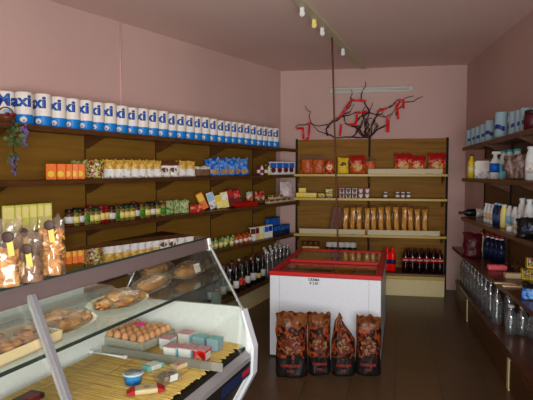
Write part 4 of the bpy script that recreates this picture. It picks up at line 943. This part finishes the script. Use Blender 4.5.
# lower body
prism(mb := MB(), [(VB, .08), (.14, .08), (.165, .24), (.25, .4), (.25, .5), (VB, .5)], U0 + .03, -.003, 'dark'); dpart(mb, 'body')
prism(mb := MB(), [(VB + .05, 0), (.1, 0), (.1, .08), (VB + .05, .08)], U0 + .05, -.03, 'black'); dpart(mb, 'kick_plate')
prism(mb := MB(), [(.262, .415), (.292, .43), (.296, .51), (.27, .52)], U0 + .03, -.031, 'dark'); fp = dpart(mb, 'front_panel')
prism(mb := MB(), [(.2972, .44), (.2985, .44), (.3, .498), (.2988, .498)], -.42, -.045, 'dblue'); bl = dpart(mb, 'blue_strip')
# red marks on the blue strip
mb = MB()
for k in range(5):
    u_ = -.16 + k * .022; z_ = .455
    mb.hexa([dp(u_, .2985, z_), dp(u_ + .014, .2985, z_), dp(u_ + .014, .3, z_), dp(u_, .3, z_)], [dp(u_ + .006, .2995, z_ + .03), dp(u_ + .02, .2995, z_ + .03), dp(u_ + .02, .3015, z_ + .03), dp(u_ + .006, .3015, z_ + .03)], 'red')
dpart(mb, 'logo_mark')
prism(mb := MB(), [(.235, .512), (.30, .515), (.298, .54), (.262, .565), (.24, .565)], U0 + .03, -.031, 'alu'); dpart(mb, 'sill_rail')
prism(mb := MB(), [(.17, .565), (.262, .567), (.262, .585), (.25, .585), (.25, .575), (.17, .575)], U0 + .03, -.031, 'dark'); dpart(mb, 'inner_sill')
# deck and rear inner wall
prism(mb := MB(), [(VB + .03, .5), (.235, .5), (.235, .57), (VB + .03, .59)], U0 + .03, -.003, 'whiteM'); dpart(mb, 'deck')
prism(mb := MB(), [(VB, .5), (VB + .03, .5), (VB + .03, .84), (VB, .84)], U0 + .03, -.003, 'whiteM'); dpart(mb, 'rear_wall')
prism(mb := MB(), [(VB - .02, .84), (VB + .14, .84), (VB + .14, .935), (VB + .1, .96), (VB - .02, .96)], U0 + .03, -.35, 'whiteM'); dpart(mb, 'rear_ledge')
prism(mb := MB(), [(VB + .02, .961), (VB + .07, .961), (VB + .07, 1.0), (VB + .02, 1.0)], U0 + .03, -.55, 'whiteM'); dpart(mb, 'rear_rail')
# glass front in two sheets, side glass, top glass, rail, mid shelf, strut
for u0, u1 in ((-1.40, -.005), (U0 + .03, -1.425)):
    prism(mb := MB(), [(.013, 1.141), (.234, .793), (.262, .57), (.266, .571), (.239, .794), (.018, 1.143)], u0, u1, 'glass'); dpart(mb, 'front_glass')
prism(mb := MB(), [(.008, 1.16), (.218, .81), (VB + .04, .80), (VB + .04, 1.0), (-.42, 1.18)], .004, .011, 'glassDark'); sg = dpart(mb, 'side_glass')
prism(mb := MB(), [(.008, 1.165), (.018, 1.165), (.234, .795), (.224, .79)], .0, .012, 'grey'); dpart(mb, 'glass_edge_strip')
prism(mb := MB(), [(.02, .785), (.078, .785), (.078, .878), (.02, .878)], .012, .03, 'grey'); 
dpart(mb, 'glass_clamp')
mb = MB(); tu, tv = [(lambda p: (p.dot(DU), p.dot(DV)))(atz(162, 231, 1.222) - DP)][0]; tq = [dp(U0, .0), dp(.01, .0), dp(tu, tv), dp(U0, tv)]; tzz = [1.203, 1.203, 1.214, 1.214]; mb.hexa([p + Vector((0, 0, z)) for p, z in zip(tq, tzz)], [p + Vector((0, 0, z + .008)) for p, z in zip(tq, tzz)], 'glassTop'); tg = dpart(mb, 'top_glass')
prism(mb := MB(), [(.0, 1.2025), (.004, 1.2025), (.004, 1.2115), (.0, 1.2115)], U0, .012, 'edge'); dpart(mb, 'glass_edge')
prism(mb := MB(), [(-.012, 1.14), (.012, 1.138), (-.001, 1.2025), (-.018, 1.2025)], U0, .004, 'mauve'); dpart(mb, 'top_rail')
prism(mb := MB(), [(-.14, 1.165), (-.012, 1.15), (-.018, 1.202), (-.14, 1.202)], U0, -.3, 'mauve'); dpart(mb, 'lamp_housing')
prism(mb := MB(), [(-.016, 1.132), (.02, 1.132), (.010, 1.204), (-.016, 1.204)], -.0, .022, 'whiteM'); dpart(mb, 'corner_cap')
prism(mb := MB(), [(VB + .06, .968), (.108, .968), (.108, .976), (VB + .06, .976)], U0 + .03, -.02, 'glass'); dpart(mb, 'middle_shelf')
prism(mb := MB(), [(.106, .9655), (.112, .9655), (.112, .978), (.106, .978)], U0 + .03, -.02, 'edge'); dpart(mb, 'shelf_edge')
zs_ = [1.165, .86, .70]
mb = MB()
def gp(u, z, off=0): return dp(u, GV(z) + off, z)
for (w0, w1, off, m_) in ((-.016, .004, .014, 'steel'), (-.03, -.017, .009, 'alu')):
    a0, a1, b0, b1 = gp(-1.335 + w0, 1.165, off), gp(-1.335 + w1, 1.165, off), gp(-1.40 + w0, .793, off), gp(-1.40 + w1, .793, off); c0, c1 = gp(-1.43 + w0, .575, off), gp(-1.43 + w1, .575, off)
    for q in ((a0, a1, b0, b1), (b0, b1, c0, c1)): mb.hexa([q[2] - DV * .012, q[3] - DV * .012, q[3], q[2]], [q[0] - DV * .012, q[1] - DV * .012, q[1], q[0]], m_)
dpart(mb, 'glass_strut')
mb = MB(); mb.tube([dp(-.53, -.2, .977), dp(-.36, -.2, 1.165)], .005, 'steel', 8); dpart(mb, 'support_rod')
# rear sliding door frame above the ledge
for u_ in (-.06, -.9, -1.7, U0 + .06):
    prism(mb := MB(), [(VB + .0, .96), (VB + .02, .96), (-.40, 1.203), (-.42, 1.203)], u_ - .012, u_ + .012, 'alu'); dpart(mb, 'rear_post')

def dput(kind, u, v, z, label, cat, group=None, rz=0, sc=1, rx=0, ry=0): kind.put(dp(u, v, z), RZD + rz, label, cat, group, sc=sc, rx=rx, ry=ry)
def duv(px, py, z): p = atz(px, py, z) - DP; return p.dot(DU), p.dot(DV)
# straw mats
def straw(u0, u1, v0, v1, label):
    r = empty('straw_mat', dp((u0 + u1) / 2, (v0 + v1) / 2, .577), RZD); tag(r, label, 'mat'); lu_, lv = (u1 - u0), (v1 - v0); mb = MB()
    # canes run across the counter; local X runs along the counter, local Y from front to back
    nn = int(lu_ / .0115)
    for i in range(nn):
        x = -lu_ / 2 + (i + .5) * lu_ / nn; dl = rnd.uniform(-.012, .014); z0 = .59 - .577
        y0, y1 = -lv / 2 + dl, lv / 2; zA = .0085 + rnd.uniform(-.001, .0015); zB = .0085 + .027 * lv + rnd.uniform(-.001, .001) * 0
        mb.tube([(x, y0, zA), (x + rnd.uniform(-.002, .002), (y0 + y1) / 2, (zA + zB) / 2 + rnd.uniform(0, .002)), (x, y1, zB)], .0056, 'mat', 5)
    mb.build('canes', r)
    mb = MB()
    for k in range(4):
        y = -lv / 2 + lv * (k + .5) / 4; zz = .0155 + .027 * lv * (k + .5) / 4; mb.tube([(-lu_ / 2, y, zz), (0, y, zz + .0005), (lu_ / 2, y, zz)], .0012, 'beige', 4)
    mb.build('binding_thread', r)
straw(-.44, -.01, -.30, .225, 'straw mat at the far end of the deli deck under the yogurt pots')
straw(-1.3, -.455, -.44, .225, 'large straw mat covering the middle of the deli deck')
straw(-2.4, -1.31, -.44, .225, 'straw mat at the near end of the deli deck')
ZM = .597
# clear divider with price rail
r = empty('deck_divider', dp(-.448, -.08, .598), RZD); tag(r, 'low clear plastic divider across the deli deck', 'divider')
MB().box(-.003, .003, -.40, .34, 0, .045, 'divider').build('strip', r); MB().box(-.008, .008, -.33, .34, 0, .006, 'film').build('foot', r)
r = empty('price_rail', dp(-.475, -.35, .602), RZD); tag(r, 'short white price rail lying by the clear divider', 'rail'); MB().tube([(0, -.1, .006), (0, .12, .006)], .006, 'whiteM', 8).build('bar', r)
for y in (-.1, .12): MB().box(-.01, .01, y - .012, y + .012, 0, .016, 'whiteM', .003).build('end_clip', r)
# egg tray
eu, ev = -.205, -.345
r = empty('egg_tray', dp(eu, ev, ZM + .012), RZD - .1); tag(r, 'grey pulp egg tray on the deli deck', 'egg tray')
mb = MB(); nx_ = 24; sz = .29; vs = []; fs = []
for j in range(nx_ + 1):
    for i in range(nx_ + 1):
        x, y = -sz / 2 + sz * i / nx_, -sz / 2 + sz * j / nx_; vs.append((x, y, .03 + .018 * math.cos(x / sz * 12 * PI) * math.cos(y / sz * 12 * PI) * -1))
for j in range(nx_):
    for i in range(nx_): a_ = j * (nx_ + 1) + i; fs.append((a_, a_ + 1, a_ + nx_ + 2, a_ + nx_ + 1))
mb.add(vs, fs, 'pulp', True); 
for b_ in ((-sz / 2, sz / 2, -sz / 2 - .004, -sz / 2, 0, .045), (-sz / 2, sz / 2, sz / 2, sz / 2 + .004, 0, .045), (-sz / 2 - .004, -sz / 2, -sz / 2, sz / 2, 0, .045), (sz / 2, sz / 2 + .004, -sz / 2, sz / 2, 0, .045)): mb.box(*b_, 'pulp')
mb.build('tray_body', r)
em = Matrix.Translation(r.location) @ Matrix.Rotation(RZD - .1, 4, 'Z')
mbE = MB(); vs = []
mbE.lathe([(.001, 0, 'egg')] + [(.0215 * math.sin(PI * k / 10) * (1 - .1 * math.cos(PI * k / 10) * -1 * .8), .029 * (1 - math.cos(PI * k / 10)), 'egg') for k in range(1, 10)] + [(.001, .058, 'egg')], 14)
egg0 = mbE.build('egg'); KE = Kind(egg0)
for j in range(5):
    for i in range(6):
        p = em @ Vector((-.12 + i * .048, -.115 + j * .0575, .022)); KE.put(p, rnd.uniform(0, 6), 'brown egg in the grey tray, %s row from the front, %s from the near side' % (ORD[j], ORD[i]), 'egg', 'brown eggs in the grey tray', rx=rnd.uniform(-.12, .12), sc=rnd.uniform(.96, 1.04))
r = empty('pink_tag', em @ Vector((.035, .02, .082)), RZD); tag(r, 'bright pink round price tag lying on the eggs', 'price tag')
mb = MB(); ns = 20; vs = [(0, 0, .012)] + [((.034 + .004 * math.cos(i * PI)) * math.cos(2 * PI * i / ns), (.034 + .004 * math.cos(i * PI)) * math.sin(2 * PI * i / ns), .001) for i in range(ns)]
mb.add(vs + [(0, 0, -.002)], [(0, i + 1, (i + 1) % ns + 1) for i in range(ns)] + [(ns + 1, (i + 1) % ns + 1, i + 1) for i in range(ns)], 'pink').build('rosette', r)
# yogurt pots
def yog(lid, side, lblm):
    r = P('yogurt_pot'); mb = MB(); a, b, h = .033, .036, .062
    mb.hexa([(-a, -a, 0), (a, -a, 0), (a, a, 0), (-a, a, 0)], [(-b, -b, h), (b, -b, h), (b, b, h), (-b, b, h)], side); mb.build('pot', r)
    MB().box(-.039, .039, -.039, .039, h, h + .004, lid, .0018).build('foil_lid', r)
    if lblm: MB().hexa([(-.026, -.0356, .01), (.026, -.0356, .01), (.026, -.033, .01), (-.026, -.033, .01)], [(-.026, -.0372, .05), (.026, -.0372, .05), (.026, -.034, .05), (-.026, -.034, .05)], lblm).build('label', r)
    return Kind(r)
M['rosetop'] = mottle('rose_lid_print', [(176, 92, 104), (214, 150, 158), (196, 120, 130)], 60, .35)
M['tealtop'] = mottle('teal_lid_print', [(70, 150, 150), (130, 190, 186), (90, 168, 166)], 60, .35)
Y1 = yog('rosetop', 'whiteM', 'lblue'); Y2 = yog('tealtop', 'pteal', None); Y3 = yog('rosetop', 'redbag', 'whiteM')
yp = [(170, 347.5, Y1, 'first pink-lidded yogurt pot in the front row'), (183.5, 348.5, Y1, 'second pink-lidded yogurt pot in the front row'), (200, 350.5, Y3, 'pink-lidded red yogurt pot at the right of the front row'),
      (165.5, 339, Y1, 'first pink-lidded yogurt pot in the middle row'), (184, 334, Y1, 'pink-lidded yogurt pot at the back beside the teal pots'), (199, 338, Y2, 'teal-lidded yogurt pot, left of the two teal pots'), (213, 340, Y2, 'teal-lidded yogurt pot, right of the two teal pots')]
placed = []
for px, py, kk, lb_ in yp:
    u, v = duv(px, py, ZM + .062); u += .025; 
    for _ in range(20):
        for (a_, b_) in placed:
            d_ = math.hypot(u - a_, v - b_)
            if max(abs(u - a_), abs(v - b_)) < .082:
                if abs(u - a_) > abs(v - b_): u += .003 * (1 if u > a_ else -1)
                else: v += .003 * (1 if v > b_ else -1)
    placed.append((u, v)); dput(kk, u, v, ZM + .002, lb_, 'yogurt', 'yogurt pots on the deli deck', rz=-.0)
# front packs
r = P('cheese_tub'); MB().lathe([(.042, 0, 'bluetub'), (.052, .05, 'bluetub'), (.053, .052, 'bluetub')], 22).build('tub', r); MB().lathe([(.056, .052, 'whiteM'), (.057, .056, 'whiteM'), (.056, .058, 'whiteM')], 22).build('rim', r); MB().lathe([(.05, .0582, 'foil'), (.05, .0592, 'foil')], 22).build('foil_lid', r)
u, v = duv(133, 372, ZM + .055); dput(Kind(r), u, v, ZM + .002, 'round blue cheese tub with foil lid on the straw mat', 'tub', sc=.88)
r = P('cheese_pack'); MB().box(-.055, .055, -.032, .032, 0, .024, 'beige', .008).build('pack', r)
mb = MB()
for sx in (-1, 1): mb.hexa([(sx * .05, -.033, .0), (sx * .085, -.026, .003), (sx * .085, .026, .003), (sx * .05, .033, 0)], [(sx * .05, -.03, .0265), (sx * .085, -.024, .01), (sx * .085, .024, .01), (sx * .05, .03, .0265)], 'red')
mb.build('red_ends', r); text_mb('sp', .034, 'dred', T=Matrix.Translation((0, .0, .0268)) @ Matrix.Rotation(-PI / 2, 4, 'X'), shear=.4).build('lettering', r)
u, v = duv(146, 388, ZM + .02); dput(Kind(r), u, v, ZM + .002, 'small cream cheese pack with red ends nearest the front', 'cheese', rz=-.9)
r = P('butter_pack'); MB().box(-.05, .05, -.03, .03, 0, .026, 'tealtop', .004).build('pack', r); MB().box(-.03, .03, -.0305, .0305, .004, .0265, 'whiteM').build('printed_band', r)
u, v = duv(153, 365, ZM + .02); dput(Kind(r), u, v, ZM + .002, 'teal and white butter pack behind the blue tub', 'butter', rz=-.35)
def foodtray(label, u, v, rz):
    r = P('food_tray'); MB().hexa([(-.05, -.04, 0), (.05, -.04, 0), (.05, .04, 0), (-.05, .04, 0)], [(-.06, -.05, .03), (.06, -.05, .03), (.06, .05, .03), (-.06, .05, .03)], 'film').build('clear_tray', r)
    mb = MB()
    for k in range(7): mb.ell((rnd.uniform(-.035, .035), rnd.uniform(-.025, .025), .018), .018, .015, .011, 'ham', 10, 6, .3, k)
    mb.build('filling', r); MB().hexa([(-.022, -.047, .012), (.022, -.047, .012), (.022, -.044, .012), (-.022, -.044, .012)], [(-.022, -.054, .045), (.022, -.054, .045), (.022, -.051, .045), (-.022, -.051, .045)], 'whiteM').build('label', r)
    mb = MB(); mb.ell((0, 0, .028), .055, .045, .018, 'film', 14, 8); mb.build('film_cover', r)
    dput(Kind(r), u, v, ZM + .002, label, 'food tray', rz=rz)
u, v = duv(168, 378, ZM + .015); foodtray('clear tray of cut meat with white price label', u, v, -.4)
u, v = duv(181, 364, ZM + .015)
r = P('card_pack'); MB().box(-.05, .05, -.028, .028, 0, .022, 'beige', .003).build('pack', r); MB().box(-.04, .04, -.02, .02, .0215, .0228, 'rosetop').build('print', r); dput(Kind(r), u, v, ZM + .002, 'flat beige and pink pack against the clear divider', 'pack', rz=-.3)
r = P('dark_packet'); MB().box(-.06, .06, -.04, .04, 0, .03, 'coal', .01).build('pack', r); MB().box(-.03, .03, -.041, .02, .006, .0305, 'dred').build('print', r); u, v = duv(28, 398, ZM + .02); dput(Kind(r), u, v, ZM + .002, 'dark packet with red print at the near end of the deck', 'packet')
# pastries on the middle shelf
ZS = .977
def plate(u, v, w, d, label, seed, pastries, cat='pastry plate', rz=0.0):
    r = empty('cake_plate', dp(u, v, ZS), RZD + rz); tag(r, 'oval paper doily plate under ' + label, 'plate')
    mb = MB(); ns = 36; vs = [(0, 0, .003)]
    for q, (f, z) in enumerate(((.8, .003), (1.0, .014), (1.02, .016))):
        for i in range(ns): a_ = 2 * PI * i / ns; s_ = f * (1 + (.02 * math.cos(a_ * 18) if q else 0)); vs.append((w / 2 * s_ * math.cos(a_), d / 2 * s_ * math.sin(a_), z))
    fs = [(0, 1 + i, 1 + (i + 1) % ns) for i in range(ns)]
    for q in range(2):
        for i in range(ns): fs.append((1 + q * ns + i, 1 + (q + 1) * ns + i, 1 + (q + 1) * ns + (i + 1) % ns, 1 + q * ns + (i + 1) % ns))
    mb.add(vs, fs, 'doily', True).build('doily', r)
    Tm = Matrix.Translation(r.location) @ Matrix.Rotation(RZD + rz, 4, 'Z')
    fw = w / .31
    for k, (x, y, a_, l_, w2, h2, z_, mm, lab) in enumerate(pastries):
        o = MB(); x *= fw; l_ *= fw; h2 *= .82; z_ *= .7; w2 *= 1.1
        o.ell((0, 0, h2), l_ / 2, w2 / 2, h2, mm, 26, 14, .5, seed + k, zcut=-h2 * .95)
        ob = o.build('pastry', None, Tm @ Vector((x, y, .006 + z_)), RZD + rz + a_); tag(ob, lab, 'pastry', 'pastries in the deli counter')
    ww, dd_ = w * .43, d * .42
    r2 = empty('cling_film', Tm @ Vector((0, 0, .017)), RZD + rz); tag(r2, 'clear cling film wrapped over ' + label, 'film'); mb = MB(); mb.ell((0, 0, 0), ww, dd_, .045, 'wrapfilm', 26, 14, .35, seed + 9, zcut=0.0); mb.build('wrap', r2)
P1 = [(-.07, .02, .3, .15, .07, .02, 0, 'pastry', 'long twisted pastry at the near end of the %s plate'), (.06, .03, -.2, .16, .075, .022, 0, 'pastry', 'long twisted pastry at the far end of the %s plate'), (.0, -.045, .1, .18, .07, .019, 0, 'pastry', 'flaky pastry at the front of the %s plate'), (.085, -.055, .0, .06, .05, .018, 0, 'bread', 'small round bun on the %s plate'), (-.01, .01, .5, .17, .06, .018, .03, 'pastry', 'pastry lying on top of the %s plate')]
def fm(nm): return [p[:8] + (p[8] % nm,) for p in P1]
u, v = duv(62, 327, ZS); plate(u - .01, v - .01, .37, .25, 'the pastries behind the glass strut', 3, fm('near'), rz=.1)
u, v = duv(122, 304, ZS); plate(u, v - .02, .37, .24, 'the pastries above the eggs', 7, fm('middle'), rz=.1)
# bread bags further along
def breadbag(u, v, label, seed, lbl, L_=.24, rz=0, tall=.045):
    r = P('bread_bag'); mb = MB(); mb.ell((-.04, 0, tall), L_ * .3, .05, tall * .9, 'bread', 24, 14, .35, seed); mb.ell((.05, .01, tall), L_ * .26, .05, tall, 'bread', 24, 14, .35, seed + 2); mb.build('loaf', r)
    mb = MB(); mb.ell((0, 0, tall + .004), L_ * .56, .075, tall + .006, 'wrapfilm', 24, 12, .35, seed + 4); mb.build('wrapper', r)
    if lbl: MB().hexa([(-.03, -.066, .03), (.03, -.066, .03), (.03, -.063, .03), (-.03, -.063, .03)], [(-.03, -.055, .08), (.03, -.055, .08), (.03, -.05, .08), (-.03, -.05, .08)], 'whiteM').build('paper_label', r)
    dput(Kind(r), u, v, ZS + .001, label, 'bread', 'wrapped bread in the deli counter', rz=rz)
u, v = duv(155, 289, ZS); breadbag(u, v - .01, 'low yellow wrapped bread beside the middle pastry plate', 2, False, .34, .1, .03)
u, v = duv(170, 278, ZS); breadbag(u + .02, v - .1, 'tall wrapped brown loaf at the rear of the deli shelf', 4, False, .3, .05, .04)
u, v = duv(193, 277, ZS); breadbag(u + .0, v - .03, 'wrapped bread with white paper label at the far end', 6, True, .3, .0, .038)
# box of cookies at the near end
u, v = duv(12, 352, ZS); r = P('cookie_tray')
mb = MB()
for b_ in ((-.16, .16, -.1, .1, 0, .006), (-.16, .16, -.1, -.094, 0, .04), (-.16, .16, .094, .1, 0, .04), (-.16, -.154, -.1, .1, 0, .04), (.154, .16, -.1, .1, 0, .04)): mb.box(*b_, 'beige')
mb.build('tray', r); mb = MB()
for k in range(40): mb.ell((rnd.uniform(-.13, .13), rnd.uniform(-.075, .075), rnd.uniform(.02, .05)), .026, .02, .012, 'pastry', 9, 6, .25, k)
o = mb.build('biscuits', r); o['kind'] = 'stuff'
mb = MB(); mb.box(-.157, .157, -.097, .097, .041, .07, 'film', .01); mb.build('clear_cover', r)
dput(Kind(r), u - .0, v - .02, ZS + .001, 'shallow tray heaped with biscuits at the near end of the deli', 'biscuit tray', rz=.05)
# cookie bags on the glass top
ZT = 1.2135
def cookiebag(px, py, label, seed, fill, w, h, fillh, sealpos, whiteL=True, rz=0, d=.085):
    r = P('cookie_bag'); T = None
    fl = MB(); 
    if fill == 'cookie':
        k = 0
        for lay in range(int(fillh / .017)):
            for q in range(5):
                x = rnd.uniform(-w * .32, w * .32); y = rnd.uniform(-d * .25, d * .25); Tm = Matrix.Translation((x, y, .018 + lay * .017)) @ Matrix.Rotation(rnd.uniform(-.9, .9), 4, 'X') @ Matrix.Rotation(rnd.uniform(-.9, .9), 4, 'Y')
                fl.lathe([(.012, -.005, 'cookie'), (.021, -.004, 'cookie'), (.024, 0, 'cookie'), (.02, .005, 'cookie'), (.008, .006, 'cookie')], 12, T=Tm)
        o = fl.build('biscuits', r); o['kind'] = 'stuff'
        bk_ = MB(); bk_.bag(w * .8, d * .7, fillh, [(0, 'cookie')], top=.08, crumple=.01, seed=seed).build('biscuit_mass', r)
    else:
        fl.bag(w * .9, d * .85, fillh, [(0, fill)], top=.08, crumple=.012, seed=seed).build('biscuits', r)
    MB().bag(w, d, h, [(0, 'filmbag')], top=.22, crumple=.02, seed=seed + 1, nx=12, nz=18).build('clear_bag', r)
    sx, sz_ = sealpos
    Tm = Matrix.Translation((sx, -d / 2 - .012, sz_)) @ Matrix.Rotation(PI / 2, 4, 'X')
    MB().lathe([(.02, 0, 'sealbrown'), (.02, .003, 'sealbrown'), (.017, .004, 'sealbrown')], 18, T=Tm).build('seal', r)
    mb = MB(); z0 = sz_ - .018; mb.hexa([(sx + .002, -d / 2 - .013, z0 - .052), (sx + .022, -d / 2 - .013, z0 - .048), (sx + .022, -d / 2 - .0115, z0 - .048), (sx + .002, -d / 2 - .0115, z0 - .052)], [(sx - .005, -d / 2 - .013, z0), (sx + .016, -d / 2 - .013, z0 + .003), (sx + .016, -d / 2 - .0115, z0 + .003), (sx - .005, -d / 2 - .0115, z0)], 'tagyellow'); mb.build('hang_tag', r)
    if whiteL: MB().box(-w * .38, -w * .38 + .035, -d / 2 - .008, -d / 2 - .006, .035, .08, 'beige').build('label', r)
    u, v = duv(px, py, ZT); dput(Kind(r), u, v - .04, ZT + .001, label, 'cookie bag', 'cookie bags on the deli counter', rz=rz, sc=.93)
FZR = -RZD + math.radians(20)
cookiebag(14, 287, 'cookie bag nearest the left edge with round brown seal', 60, 'cookie', .125, .245, .135, (.03, .185), True, FZR)
cookiebag(38.5, 282, 'middle cookie bag holding greyish brown biscuits', 62, 'nutmix', .105, .19, .1, (.006, .13), True, FZR)
cookiebag(60.5, 275, 'tall bag of round cookies, farthest of the front cookie bags', 64, 'cookie', .105, .235, .175, (.005, .205), False, FZR)
cookiebag(31, 273, 'dark-topped cookie bag standing behind the others', 66, 'nutmix', .13, .21, .16, (.02, .17), False, FZR)

# ================================================================== light
def area(name, loc, tgt, size, energy, col, sy=None):
    l = bpy.data.lights.new(name, 'AREA'); l.energy = energy; l.color = col; l.size = size
    if sy: l.shape = 'RECTANGLE'; l.size_y = sy
    o = bpy.data.objects.new(name, l); COL.objects.link(o); o.location = loc; o.rotation_euler = (Vector(tgt) - Vector(loc)).to_track_quat('-Z', 'Y').to_euler(); return o
fl = bpy.data.lights.new('camera_flash', 'SPOT'); fl.energy = 168; fl.color = (1, .955, .89); fl.shadow_soft_size = .03; fl.spot_size = math.radians(66); fl.spot_blend = 1
fo = bpy.data.objects.new('camera_flash', fl); COL.objects.link(fo); fo.location = CAM + CR * -.05 + CU * .05 - CF * .02; fo.rotation_euler = (CF).to_track_quat('-Z', 'Y').to_euler()
area('daylight_fill', (.6, -.9, 1.3), (-1.9, 5, 2.7), 2.6, 190, (.97, .985, 1), 1.8)  # daylight fill added behind the camera, tilted up to brighten left wall and ceiling
dl = bpy.data.lights.new('deli_lamp', 'AREA'); dl.shape = 'RECTANGLE'; dl.size = 2.0; dl.size_y = .04; dl.energy = 1.6; dl.color = (.97, 1, .94)
do = bpy.data.objects.new('deli_lamp', dl); COL.objects.link(do); do.location = dp(-1.25, -.08, 1.155); do.rotation_euler = (0, math.radians(0), RZD)
w = bpy.data.worlds.new('World'); SC.world = w; w.use_nodes = True; w.node_tree.nodes['Background'].inputs['Color'].default_value = (1, .96, .92, 1); w.node_tree.nodes['Background'].inputs['Strength'].default_value = .62
SC.view_settings.view_transform = 'Standard'; SC.view_settings.look = 'None'; SC.view_settings.exposure = 0; SC.view_settings.gamma = 1
cam = bpy.data.cameras.new('camera'); cam.sensor_width = 36; cam.lens = 36 * FPX / 533; cam.clip_start = .05
co = bpy.data.objects.new('camera', cam); COL.objects.link(co)
co.matrix_world = Matrix.Translation(CAM) @ Matrix((CR, CU, -CF)).transposed().to_4x4()
SC.camera = co
